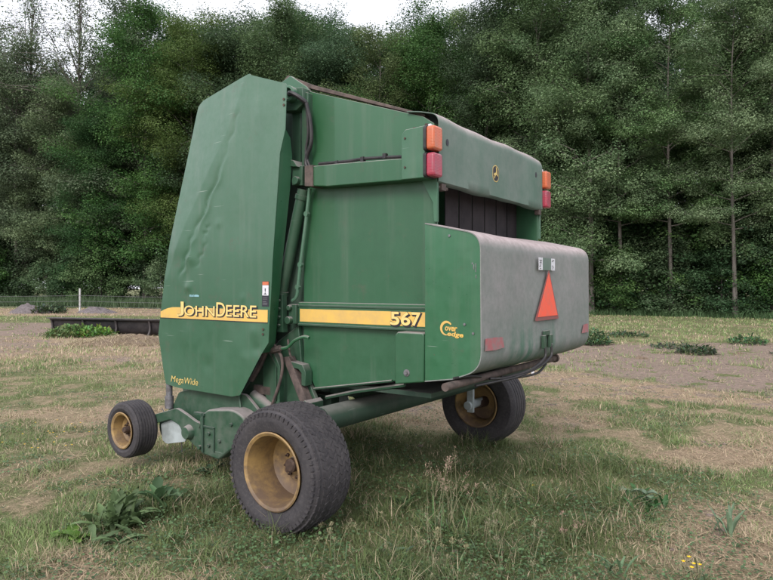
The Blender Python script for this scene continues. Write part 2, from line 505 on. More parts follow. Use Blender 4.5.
    # ---- lamp bracket and lamps
    bm = bmesh.new()
    a_sheet(bm, [(.570, 2.445), (.600, 2.475), (.745, 2.480), (.745, 2.163), (.570, 2.167)], s * .935, s * .823)
    lb = finish('lamp_bracket', bm, M['bracket'], B, .005)
    bm = bmesh.new(); a_bolt(bm, .60, s * .936, 2.42, .007, .006, sg=s); a_bolt(bm, .60, s * .936, 2.24, .007, .006, sg=s)
    finish('bolt', bm, M['rustbolt'], lb)
    for z0, z1, mt, nm in ((2.325, 2.470, 'amber', 'amber_lamp'), (2.165, 2.308, 'redlens', 'red_lamp')):
        bm = bmesh.new()
        a_sheet(bm, rounded([(s * .960, z0), (s * .852, z0), (s * .852, z1), (s * .960, z1)], .022, 4), .765, .822, axis='X')
        lo = finish(nm, bm, M[mt], B, .012)
        bm = bmesh.new()
        a_sheet(bm, rounded([(s * .964, z0 - .003), (s * .848, z0 - .003), (s * .848, z1 + .003), (s * .964, z1 + .003)], .02, 4), .747, .767, axis='X')
        finish('lamp_base', bm, M['black'], lo, .003)
    bm = bmesh.new()
    a_box(bm, .75, .77, s * .89, s * .91, 2.472, 2.492)
    finish('lamp_clip', bm, M['decal_white'], B, .002)
    # gusset and rear edge post under the lamps
    bm = bmesh.new()
    a_sheet(bm, [(.655, 2.18), (.775, 2.18), (.775, 1.90), (.75, 1.90), (.745, 2.02)], s * .845, s * .822)
    finish('edge_gusset', bm, M['bracket'], B, .003)

    # ---- striped lower rib
    bm = bmesh.new()
    a_box(bm, -.375, .757, min(s * .862, s * .822), max(s * .862, s * .822), 1.222, 1.392)
    rb = finish('stripe_rib', bm, M['body'], B, .006)
    bm = bmesh.new()
    a_box(bm, -.355, .752, min(s * .8655, s * .8625), max(s * .8655, s * .8625), 1.253, 1.343)
    finish('yellow_stripe', bm, M['yellow'], rb)
    bm = bmesh.new()
    a_box(bm, -.375, .757, min(s * .868, s * .8625), max(s * .868, s * .8625), 1.358, 1.372)
    a_box(bm, -.375, .757, min(s * .868, s * .8625), max(s * .868, s * .8625), 1.224, 1.238)
    finish('rib_edge', bm, M['frame'], rb, .002)
    if s < 0:
        bm = bmesh.new()
        pl = lambda x, z, d: Vector((x, -.8657 - d, z))
        for body, x0, x1 in (('5', .440, .512), ('6', .522, .594), ('7', .602, .672)):
            text_bm(bm, body, x0 + .006, x1 + .012, 1.244, 1.338, pl, bold=.050, extrude=.0008, mi=1)
            text_bm(bm, body, x0 - .002, x1 + .004, 1.250, 1.345, pl, bold=.050, extrude=.0014, mi=1)
            text_bm(bm, body, x0, x1, 1.256, 1.342, pl, bold=.022, extrude=.0026, mi=0)
        finish('lettering', bm, [M['pale_yellow'], M['decal_dark']], rb, smooth=False)
    bm = bmesh.new()
    a_box(bm, -.45, -.375, min(s * .885, s * .80), max(s * .885, s * .80), 1.235, 1.375)
    a_lathe(bm, [(0, 0), (.028, 0), (.028, .04), (0, .04)], -.43, 1.26, 12, y0=s * .88, sgn=s)
    a_lathe(bm, [(0, 0), (.020, 0), (.020, .03), (0, .03)], -.43, 1.35, 12, y0=s * .88, sgn=s)
    finish('hinge_block', bm, M['frame'], B, .004)

    # ---- corner plate below the rib
    bm = bmesh.new()
    a_sheet(bm, [(.535, 1.20), (.555, 1.222), (.745, 1.222), (.750, 1.20), (.750, .925), (.535, .895)], s * .955, s * .825)
    cp = finish('corner_plate', bm, M['bracket'] if s > 0 else M['body'], B, .008)
    bm = bmesh.new()
    a_lathe(bm, [(0, .012), (.010, .012), (.011, .006), (.021, .004), (.023, 0)], .625, .972, 16, y0=s * .956, sgn=s)
    finish('bolt', bm, M['steel'], cp)

    # ---- lift cylinder, oil pipe and latch between shield and tailgate
    bm = bmesh.new()
    a_tube(bm, [(-.335, s * .85, 2.20), (-.56, s * .86, 1.40)], .042, 14)
    a_tube(bm, [(-.345, s * .85, 2.16), (-.355, s * .85, 2.13)], .05, 14)
    a_tube(bm, [(-.54, s * .86, 1.47), (-.548, s * .86, 1.44)], .05, 14)
    cy = finish('lift_cylinder', bm, M['frame'], B)
    bm = bmesh.new(); a_tube(bm, [(-.56, s * .86, 1.41), (-.68, s * .87, 1.0)], .022, 10)
    finish('cylinder_rod', bm, M['steel'], cy)
    bm = bmesh.new()
    a_tube(bm, smooth_path([(-.265, s * .86, 2.20), (-.30, s * .865, 1.95), (-.36, s * .865, 1.60), (-.385, s * .865, 1.44), (-.43, s * .865, 1.40)]), .013, 8)
    for x, z in ((-.29, 2.02), (-.35, 1.66), (-.376, 1.50)):
        a_lathe(bm, [(0, -.012), (.02, -.012), (.02, .012), (0, .012)], x, z, 8, y0=s * .865)
    finish('oil_pipe', bm, M['bracket'], B)
    bm = bmesh.new()
    a_sheet(bm, [(-.56, 1.44), (-.50, 1.45), (-.49, 1.17), (-.555, 1.17)], s * .90, s * .85)
    for z in (1.40, 1.34, 1.28, 1.22): a_bolt(bm, -.522, s * .901, z, .012, .014, sg=s)
    finish('latch_plate', bm, M['frame'], B, .003)

    # ---- low frame plates in front of the wheel
    bm = bmesh.new()
    a_sheet(bm, [(-.60, 1.10), (-.40, 1.22), (-.37, .96), (-.22, .68), (-.18, .62), (-.30, .52), (-.95, .52), (-1.05, .62)], s * .835, s * .80)
    finish('frame_plate', bm, M['frame'], B, .004)
    bm = bmesh.new()
    a_sheet(bm, [(-.700, .98), (-.640, 1.02), (-.56, .93), (-.56, .66), (-.62, .60), (-.70, .74)], s * .90, s * .86)
    a_sheet(bm, [(-.60, 1.03), (-.575, 1.04), (-.50, .93), (-.50, .66), (-.55, .58), (-.58, .60), (-.525, .68), (-.525, .91)], s * .925, s * .88)
    finish('link_plate', bm, M['frame'], B, .004)
    bm = bmesh.new()
    a_sheet(bm, [(-.49, .99), (-.43, 1.00), (-.24, .68), (-.30, .65)], s * .905, s * .84)
    finish('diagonal_strap', bm, M['dusty_bar'], B, .004)
    bm = bmesh.new()
    a_sheet(bm, [(-.31, .66), (-.20, .72), (-.17, .70), (-.17, .60), (-.31, .56)], s * .98, s * .82)
    a_sheet(bm, [(-.44, .97), (-.30, .95), (-.27, .90), (-.27, .80), (-.31, .80), (-.31, .89), (-.34, .915), (-.44, .925)], s * .90, s * .83)
    finish('frame_foot', bm, M['frame'], B, .004)
    bm = bmesh.new()
    a_tube(bm, smooth_path([(-.66, s * .93, 1.18), (-.52, s * .93, 1.05), (-.46, s * .94, .98), (-.47, s * .94, .85), (-.58, s * .93, .62)]), .011, 8)
    a_tube(bm, smooth_path([(-.44, s * .90, 1.12), (-.40, s * .92, 1.02), (-.38, s * .90, .98)]), .008, 8)
    finish('brown_hose', bm, M['dusty_bar'], B)

# ---- left lever with its grip
bm = bmesh.new()
a_tube(bm, smooth_path([(-.74, -.93, 1.00), (-.60, -.94, 1.03), (-.45, -.95, 1.06)]), .014, 8)
a_tube(bm, [(-.56, -.942, 1.038), (-.47, -.948, 1.06)], .024, 8)
lv = finish('lever', bm, M['dusty_bar'], B)
bm = bmesh.new()
a_tube(bm, smooth_path([(-.45, -.95, 1.06), (-.38, -.96, 1.075), (-.31, -.965, 1.125), (-.22, -.97, 1.155), (-.17, -.97, 1.150)]), .012, 8)
finish('lever_handle', bm, M['cover_side'], lv)

# ---- side shields with folded rear flange, crease and dents
left_edge = [(.69, -1.52), (.706, -1.687), (.80, -1.715), (1.111, -1.782), (1.244, -1.755), (1.72, -1.665), (1.9, -1.625), (2.371, -1.498), (2.86, -1.375), (2.935, -1.350), (2.97, -1.29), (3.045, -.70)]
right_edge = [(.69, -.86), (.709, -.769), (1.023, -.549), (1.105, -.48), (1.69, -.445), (2.433, -.379), (2.592, -.326), (2.904, -.311), (3.045, -.70)]
def edge(tab, z):
    for (z0, x0), (z1, x1) in zip(tab, tab[1:]):
        if z <= z1: return lerp(x0, x1, (z - z0) / (z1 - z0) if z1 > z0 else 0)
    return tab[-1][1]
rngd = random.Random(5)
dents = [(-1.34, 1.72, .045, -.012), (-.80, 1.95, .16, .008), (-.65, 1.5, .2, .006), (-.62, 1.18, .05, -.008), (-.60, 1.06, .04, .010), (-.70, .98, .05, -.006),
         (-1.0, 1.05, .12, .006), (-1.4, 1.1, .10, -.006), (-1.15, .9, .06, .006), (-.55, 2.75, .12, -.008), (-.75, 1.42, .03, -.004), (-1.38, 1.50, .035, -.014), (-1.02, 1.98, .03, -.006)]
grooves = [(-1.30, 1.93, -.98, 2.42, .030, .022), (-1.24, 1.93, -.94, 2.42, .030, -.014), (-1.48, 1.60, -1.33, 1.90, .022, .016), (-1.42, 1.62, -1.28, 1.90, .024, -.010), (-1.20, 1.88, -1.12, 1.98, .02, .012), (-.97, 2.46, -.80, 2.80, .03, .010), (-1.28, 1.66, -1.16, 1.84, .018, .010)]
def shield_y(x, z):
    # crease from the peak down to the front edge; the part ahead of it folds in
    xc = lerp(-1.66, -.72, sm(1.55, 3.05, z) * .35 + .65 * min(1, max(0, (z - 1.55) / 1.5)))
    d = xc - x
    y = 0.0
    k = sm(1.2, 1.9, z)
    if d > 0: y += d * .13 * k
    for (x0, z0, x1, z1, w, h) in grooves:
        L = math.hypot(x1 - x0, z1 - z0); ux, uz = (x1 - x0) / L, (z1 - z0) / L
        t = ((x - x0) * ux + (z - z0) * uz) / L; q = (x - x0) * uz - (z - z0) * ux
        q += .012 * math.sin(t * 14 + h * 900); h = h * .75
        if -.2 < t < 1.2 and abs(q) < w * 3: y += h * math.exp(-abs(q) / (w * .62)) * sm(-.2, .25, t) * sm(1.2, .7, t)
    w = sm(.28, 0, abs(d + .02))
    y += w * k * .004 * math.sin(9 * z + 4 * x) * sm(3.0, 2.6, z)
    y += w * k * .003 * math.sin(25 * z + 3) * sm(2.1, 1.6, z)
    for (a, b, r, h) in dents:
        q = ((x - a) ** 2 + (z - b) ** 2) / (r * r)
        if q < 6: y += h * math.exp(-q)
    y += .006 * math.sin(3.1 * x + 1.3 * z) + .004 * math.sin(2.3 * z - 4.1 * x)
    return y
for s in (-1, 1):
    bm = bmesh.new()
    zs = sorted(set([round(.69 + (3.045 - .69) * i / 190, 4) for i in range(191)] + [.709, 1.023, 1.105, 2.592, 2.92]))
    nx = 110
    rows = []
    for z in zs:
        a, b = edge(left_edge, z), edge(right_edge, z)
        if z >= 3.04: b = a + .02
        rows.append([(lerp(a, b, i / nx), z) for i in range(nx + 1)])
    F = [[bm.verts.new((x, s * (1.05 - shield_y(x, z)), z)) for x, z in r] for r in rows]
    K = [[bm.verts.new((x, s * (1.046 - shield_y(x, z)), z)) for x, z in r] for r in rows]
    for j in range(len(rows) - 1):
        for i in range(nx):
            bm.faces.new((F[j][i], F[j][i + 1], F[j + 1][i + 1], F[j + 1][i])); bm.faces.new((K[j][i], K[j + 1][i], K[j + 1][i + 1], K[j][i + 1]))
        bm.faces.new((F[j][0], F[j + 1][0], K[j + 1][0], K[j][0])); bm.faces.new((F[j][nx], K[j][nx], K[j + 1][nx], F[j + 1][nx]))
    for i in range(nx):
        bm.faces.new((F[0][i], K[0][i], K[0][i + 1], F[0][i + 1])); bm.faces.new((F[-1][i], F[-1][i + 1], K[-1][i + 1], K[-1][i]))
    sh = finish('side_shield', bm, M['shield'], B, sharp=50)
    # flange turned in along the rear edge
    bm = bmesh.new()
    fz = [(1.03, -.545, -.56), (1.105, -.482, -.535), (1.69, -.447, -.47), (2.20, -.405, -.40), (2.433, -.381, -.38), (2.56, -.345, -.378), (2.62, -.33, -.36)]
    fo = []
    for z, xo, xi in fz:
        y0 = 1.047 - shield_y(xo, z)
        d = .12 if z < 2.55 else (.10 if z < 2.6 else .02)
        fo.append([(xo, s * y0, z), (xi, s * (y0 - d), z + (0 if z < 2.5 else .0))])
    A = [[bm.verts.new(p) for p in r] for r in fo]; C = [[bm.verts.new((p[0] - .004, p[1], p[2])) for p in r] for r in fo]
    for j in range(len(fz) - 1):
        bm.faces.new((A[j][0], A[j][1], A[j + 1][1], A[j + 1][0])); bm.faces.new((C[j][0], C[j + 1][0], C[j + 1][1], C[j][1]))
        bm.faces.new((A[j][1], C[j][1], C[j + 1][1], A[j + 1][1]))
    finish('folded_flange', bm, M['cover_side'], sh, sharp=30)
    bm = bmesh.new()
    for x, z in ((-.335, 2.80), (-.335, 2.76), (-.53, 1.20), (-.53, 1.165)): a_bolt(bm, x, s * (1.052 - shield_y(x, z)), z, .009, .006, sg=s)
    finish('bolt', bm, M['rustbolt'], sh)
    on = lambda x, z, d: Vector((x, -(1.0515 - shield_y(x, z)) - d, z))
    onr = lambda x, z, d: Vector((x, (1.0515 - shield_y(x, z)) + d, z))
    pf = on if s < 0 else onr
    def patch(bm, x0, x1, z0, z1, d, mi=0, n=24, top=None):
        V = [[bm.verts.new(pf(lerp(x0, x1, i / n), lerp(z0 if not top else z0, top(i / n) if top else z1, j / 3), d)) for j in range(4)] for i in range(n + 1)]
        for i in range(n):
            for j in range(3):
                bm.faces.new((V[i][j], V[i + 1][j], V[i + 1][j + 1], V[i][j + 1])).material_index = mi
    # yellow stripe, its front end tapering in a curve
    bm = bmesh.new()
    patch(bm, -1.745, -.487, 1.250, 1.338, .001, top=lambda t: 1.338 - .040 * (1 - min(1, t / .16)) ** 2.0)
    finish('yellow_stripe', bm, M['yellow'], sh)
    bm = bmesh.new()
    patch(bm, -1.745, -.487, 1.244, 1.2495, .001)
    finish('stripe_line', bm, M['decal_dark'], sh)
    if s < 0:
        def word(bm, mi, dx, dz, d, bold):
            g = lambda p, q: None
            z = lambda v: v
            text_bm(bm, 'J', -1.520 + dx, -1.433 + dx, 1.268 + dz, 1.384 + dz, pf, bold=bold, mi=mi, extrude=d)
            text_bm(bm, 'OHN', -1.428 + dx, -1.055 + dx, 1.276 + dz, 1.354 + dz, pf, bold=bold, mi=mi, extrude=d)
            text_bm(bm, 'D', -1.035 + dx, -.935 + dx, 1.278 + dz, 1.384 + dz, pf, bold=bold, mi=mi, extrude=d)
            text_bm(bm, 'EERE', -.925 + dx, -.600 + dx, 1.281 + dz, 1.366 + dz, pf, bold=bold, mi=mi, extrude=d)
        bm = bmesh.new()
        word(bm, 1, .009, -.008, .0022, .035)
        word(bm, 1, .003, -.003, .0028, .035)
        word(bm, 0, 0, 0, .0042, .006)
        finish('lettering', bm, [M['pale_yellow'], M['decal_dark']], sh, smooth=False)
        bm = bmesh.new()
        text_bm(bm, 'MegaWide', -1.615, -1.26, .716, .782, pf, bold=.0, mi=0, shear=.2, extrude=.002)
        finish('model_lettering', bm, M['yellow_old'], sh, smooth=False)
        bm = bmesh.new()
        r2 = random.Random(3)
        x = -1.36
        while x < -1.255:
            w = r2.uniform(.006, .016)
            patch(bm, x, x + w, 1.424, 1.436 + r2.uniform(0, .008), .002, n=2); x += w + .004
        finish('dealer_sticker', bm, M['decal_blue'], sh)
        bm = bmesh.new()
        patch(bm, -.548, -.478, 1.362, 1.540, .001, 2, n=4)
        patch(bm, -.545, -.481, 1.440, 1.512, .002, 0, n=4)
        patch(bm, -.545, -.481, 1.514, 1.538, .002, 1, n=4)
        for zz in (1.375, 1.385, 1.395, 1.412, 1.422): patch(bm, -.540, -.492 - .01 * (zz == 1.395), zz, zz + .003, .002, 3, n=3)
        text_bm(bm, '!', -.520, -.509, 1.452, 1.492, pf, bold=.02, mi=2, extrude=.003)
        patch(bm, -.528, -.500, 1.447, 1.452, .003, 2, n=2)
        finish('warning_sticker', bm, [M['decal_white'], M['decal_orange'], M['decal_dark'], M['steel']], sh)

# ---- rear cover of the tailgate top (rounded, dusty)
prof = [(.55, 2.618), (.62, 2.606)] + [(lerp(.655, .79, 0), 2.598)]
prof += rounded([(.655, 2.598), (.79, 2.56), (.79, 2.30)], [0, .11, 0], 10)[1:]
prof += [(.79, 2.20), (.79, 2.150), (.775, 2.140), (.73, 2.142)]
bm = bmesh.new(); a_profile(bm, prof, .005, -.842, .842, 50, warp=lambda a, b: .004 * math.sin(9 * b + 5 * a) + .003 * math.sin(23 * b))
tp = finish('tailgate_rear_cover', bm, M['tail'], B, sharp=55)
bm = bmesh.new()
for y in (-.72, -.36, 0, .36, .72): a_lathe(bm, [(0, 0), (.014, 0), (.012, .008), (0, .010)], .60, 2.60, 8, y0=y)
for y, z in ((-.755, 2.40), (.62, 2.40)):
    pass
finish('rivet', bm, M['rustbolt'], tp)
bm = bmesh.new()
for y, z in ((-.745, 2.405), (.70, 2.415)): a_sheet(bm, [(y + .016 * math.cos(t * PI / 5), z + .022 * math.sin(t * PI / 5)) for t in range(10)], .7905, .7925, axis='X')
finish('bolt_hole', bm, M['decal_dark'], tp)
# emblem: leaping deer in an eight-sided rounded shield
bm = bmesh.new()
ey, ez = -.055, 2.315
shp = rounded([(ey - .050, ez + .040), (ey, ez + .062), (ey + .050, ez + .040), (ey + .052, ez - .030), (ey + .028, ez - .062), (ey - .028, ez - .062), (ey - .052, ez - .030)], .02, 3)
inn = [(ey + (y - ey) * .86, ez + (z - ez) * .88) for y, z in shp]
a_sheet(bm, shp, .7905, .7925, 0, 'X'); a_sheet(bm, inn, .7926, .7940, 1, 'X')
deer = [(-.034, -.004), (-.020, .004), (-.004, .006), (.004, .018), (.002, .036), (-.004, .044), (.006, .040), (.010, .048), (.014, .036), (.020, .022), (.018, .012), (.022, .000), (.034, -.012), (.030, -.016), (.018, -.010), (.010, -.006), (-.002, -.010), (-.012, -.016), (-.020, -.034), (-.026, -.034), (-.022, -.014), (-.034, -.012)]
a_sheet(bm, [(ey + a * 1.0, ez - .004 + b * 1.05) for a, b in deer], .7941, .7955, 0, 'X')
finish('deer_emblem', bm, [M['yellow_old'], M['decal_dark']], tp, smooth=False)
# hinge ears under the cover
bm = bmesh.new()
for y in (-.80, .78): a_box(bm, .745, .785, y, y + .05, 2.10, 2.142)
a_tube(bm, [(.76, -.82, 2.12), (.76, -.70, 2.12)], .012, 8)
finish('cover_hinge', bm, M['dusty_bar'], tp, .002)

# ---- bale belts: one closed loop each, seen in the gap above the cover box
path = [(.58, 1.0), (.58, 2.35), (.54, 2.50), (.44, 2.60), (0, 2.775), (-.45, 2.93), (-.62, 2.93), (-.74, 2.80), (-.80, 2.2), (-.80, 1.3), (-.6, 1.0), (.1, .92), (.45, .92)]
path = rounded(path, .06, 3)
for k in range(8):
    if k == 1: continue
    y0 = -.810 + k * .2025
    bm = bmesh.new()
    n = len(path); rr = [[], []]
    cx0 = (.0, 1.9)
    for p in path:
        d = Vector((cx0[0] - p[0], cx0[1] - p[1])).normalized() * .008
        rr[0].append([bm.verts.new((p[0], y, p[1])) for y in (y0, y0 + .186)])
        rr[1].append([bm.verts.new((p[0] + d.x, y, p[1] + d.y)) for y in (y0, y0 + .186)])
    for q in (0, 1):
        for i in range(n): bm.faces.new((rr[q][i][0], rr[q][i][1], rr[q][(i + 1) % n][1], rr[q][(i + 1) % n][0]))
    for e in (0, 1):
        for i in range(n): bm.faces.new((rr[0][i][e], rr[1][i][e], rr[1][(i + 1) % n][e], rr[0][(i + 1) % n][e]))
    finish('bale_belt', bm, M['belt'], B, sharp=30)
for x, z, r in ((.50, 2.50, .05), (-.6, 2.87, .06), (-.72, 1.15, .06), (.50, 1.0, .05), (.1, 2.0, .0)):
    if r:
        bm = bmesh.new(); a_tube(bm, [(x, -.80, z), (x, .80, z)], r, 20); finish('belt_roller', bm, M['dark_frame'], B)
# inner lining, roof of the front, floor pan
bm = bmesh.new()
a_box(bm, -1.0, -.985, -.78, .78, .7, 2.78)
a_box(bm, -1.0, .70, -.79, .79, .80, .83)
finish('chamber_lining', bm, M['dark_frame'], B)
bm = bmesh.new()
a_sheet(bm, [(-1.15, 2.80), (-1.54, 1.5), (-1.55, .9), (-1.53, .9), (-1.52, 1.5), (-1.13, 2.79), (-.64, 2.985), (-.64, 3.0)], -.78, .78)
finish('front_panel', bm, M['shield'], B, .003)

# ---- net wrap cover box across the tail
cov = rounded([(.759, 1.885), (.944, 1.842), (1.130, 1.800), (1.132, 1.40), (1.132, 1.03), (.944, .960), (.759, .930)], [0, .0, .135, 0, .12, 0, 0], 8)
for s in (-1, 1):
    bm = bmesh.new()
    a_sheet(bm, cov, s * .960, s * .950)
    cs = finish('cover_side', bm, M['cover_side'], B, .003)
    bm = bmesh.new()
    a_bolt(bm, 1.03, s * .961, 1.285, .008, .006, sg=s); a_bolt(bm, 1.085, s * .961, 1.235, .008, .004, sg=s); a_bolt(bm, .93, s * .961, 1.80, .008, .006, sg=s)
    finish('bolt', bm, M['steel'], cs)
    if s < 0:
        bm = bmesh.new()
        pc = lambda x, z, d: Vector((x, -.9605 - d, z))
        # the big C: an open ring that thins at its ends, its tail running under the words
        cxx, czz = .911, 1.257
        ring = []
        for i in range(29):
            t = i / 28; a = lerp(rad(38), rad(285), t)
            w = .012 * math.sin(PI * min(1, .12 + t * .88)) + .004
            ring.append((cxx + (.037 + w / 2) * math.cos(a), czz + (.038 + w / 2) * math.sin(a), cxx + (.037 - w / 2) * math.cos(a), czz + (.038 - w / 2) * math.sin(a)))
        V = [(bm.verts.new(pc(a, b, .002)), bm.verts.new(pc(c, d, .002))) for a, b, c, d in ring]
        for p, q in zip(V, V[1:]): bm.faces.new((p[0], q[0], q[1], p[1]))
        text_bm(bm, 'over', .899, .982, 1.244, 1.270, pc, bold=.03, shear=.15, extrude=.002, rot=-.04)
        text_bm(bm, 'edge', .915, 1.022, 1.206, 1.242, pc, bold=.03, shear=.15, extrude=.002, rot=-.06)
        finish('lettering', bm, M['yellow'], cs, smooth=False)
        bm = bmesh.new()
        for (x, z, w, h) in ((1.085, 1.60, .006, .03), (1.098, 1.585, .005, .05), (1.075, 1.63, .008, .010), (1.10, 1.55, .005, .02)):
            a_box(bm, x, x + w, -.9615, -.9603, z, z + h)
        finish('paint_scrape', bm, M['steel'], cs)

def cwarp(a, b):
    v = .003 * math.sin(7 * b + 3 * a) + .0012 * math.sin(19 * b + 11 * a)
    v += .010 * math.exp(-((b - .40) / .10) ** 2) * sm(.62, .80, a) * sm(1.0, .9, a)
    v += .005 * math.exp(-((b - .72) / .08) ** 2) * sm(.68, .82, a) * sm(1.0, .9, a)
    v += .0015 * math.sin(34 * b) * sm(.78, .9, a)
    v -= .008 * math.exp(-((b - .5) / .3) ** 2) * sm(.5, .3, a)
    return v
cp = []
for a, b in zip(cov, cov[1:]):
    n = max(1, int((Vector(b) - Vector(a)).length / .03))
    cp += [tuple(Vector(a).lerp(Vector(b), i / n)) for i in range(n)]
cp.append(cov[-1])
cp = [(x + .003, z) for x, z in cp]
bm = bmesh.new(); a_profile(bm, cp, .006, -.964, .964, 90, warp=cwarp)
cb = finish('cover_skin', bm, M['box_skin'], B, sharp=60)
def skin_x(y, z):
    # surface of the flat rear part of the skin
    return 1.137
def tri(bm, pts, x, mi): a_sheet(bm, pts, x, x + .0015, mi, 'X')
bm = bmesh.new()
tri(bm, rounded([(-.205, 1.272), (.245, 1.272), (.050, 1.625)], .02, 3), 1.146, 1)
tri(bm, [(-.160, 1.298), (.212, 1.298), (.045, 1.598)], 1.1486, 0)
finish('warning_triangle', bm, [M['smv'], M['smv_edge']], cb, smooth=False)
bm = bmesh.new()
tri(bm, [(-.135, 1.615), (-.065, 1.615), (-.065, 1.700), (-.135, 1.700)], 1.146, 0)
tri(bm, [(.095, 1.617), (.165, 1.617), (.165, 1.700), (.095, 1.700)], 1.146, 0)
tri(bm, [(-.060, 1.615), (.090, 1.617), (.090, 1.700), (-.060, 1.700)], 1.1462, 1)
r3 = random.Random(8)
for k in range(16):
    y = r3.choice((-.13, .1)) + r3.uniform(0, .03); z = r3.uniform(1.622, 1.69)
    tri(bm, [(y, z), (y + r3.uniform(.008, .03), z), (y + .02, z + .004), (y, z + .004)], 1.148, 2)
finish('white_label', bm, [M['decal_white'], M['tail'], M['steel']], cb, smooth=False)
bm = bmesh.new()
tri(bm, [(-.935, 1.135), (-.80, 1.13), (-.68, 1.137), (-.70, 1.20), (-.80, 1.205), (-.93, 1.205)], 1.146, 0)
tri(bm, [(.76, 1.135), (.915, 1.135), (.92, 1.205), (.80, 1.20)], 1.146, 0)
finish('red_reflector_tape', bm, M['red_tape'], cb, smooth=False)
bm = bmesh.new()
a_box(bm, 1.14, 1.162, -.075, -.035, 1.08, 1.17); a_box(bm, 1.14, 1.162, .045, .09, 1.08, 1.17); a_box(bm, 1.14, 1.152, -.05, .06, 1.165, 1.20)
finish('cover_latch', bm, M['frame'], cb, .003)
bm = bmesh.new()
a_lathe(bm, [(0, 0), (.012, 0), (.012, .01), (0, .01)], 1.155, 1.10, 8, y0=.06)
finish('latch_pin', bm, M['steel'], cb)
# bar and hoses under the box
bm = bmesh.new()
a_tube(bm, [(.98, -1.10, .936), (.965, .65, .936)], .024, 14)
a_lathe(bm, [(0, 0), (.034, 0), (.034, .03), (0, .03)], .965, .936, 14, y0=.64)
br = finish('cross_bar', bm, M['dusty_bar'], B)
bm = bmesh.new()
a_tube(bm, smooth_path([(1.158, .06, 1.09), (1.162, .05, 1.02), (1.13, -.10, .955), (1.08, -.35, .915), (1.03, -.55, .905), (.99, -.75, .90)]), .009, 8)
a_tube(bm, smooth_path([(1.158, -.055, 1.09), (1.162, -.065, 1.02), (1.12, -.2, .95), (1.05, -.45, .92), (1.02, -.62, .93)]), .009, 8)
a_tube(bm, smooth_path([(1.03, .30, .93), (1.04, .10, .885), (1.02, -.2, .89), (1.02, -.45, .92)]), .009, 8)
a_tube(bm, smooth_path([(1.0, -.7, .95), (1.01, -.85, .972), (.98, -1.0, .975)]), .008, 8)
finish('hose', bm, M['black'], B)

# ---- running gear
bm = bmesh.new()
a_tube(bm, [(.0, -1.05, .62), (.0, 1.1, .62)], .085, 18)
finish('axle', bm, M['dark_frame'], B)
for s in (-1, 1):
    bm = bmesh.new()
    a_box(bm, -.02 if s > 0 else -.06, .045, min(s * 1.03, s * 1.06), max(s * 1.03, s * 1.06), .33, .68)
    a_tube(bm, [(0, s * 1.0, .395), (0, s * 1.30, .395)], .04, 12)
    finish('spindle_arm', bm, M['galv'] if s > 0 else M['frame'], B, .005)
    bm = bmesh.new()
    a_box(bm, -2.0, -.25, min(s * .55, s * .65), max(s * .55, s * .65), .56, .70)
    finish('frame_rail', bm, M['dark_frame'], B, .005)
bm = bmesh.new()
a_sheet(bm, [(-3.05, -.06), (-3.05, .06), (-1.4, .55), (-1.4, .40), (-2.7, .0), (-1.4, -.40), (-1.4, -.55)], .46, .58, axis='Z')
tg = finish('drawbar', bm, M['frame'], B, .005)
bm = bmesh.new(); a_tube(bm, [(-2.7, 0.10, .56), (-2.7, .10, .04)], .03, 12); a_lathe(bm, [(0, -.05), (.08, -.05), (.08, .05), (0, .05)], -2.7, .04, 8, y0=.10)
finish('jack_stand', bm, M['steel'], tg)

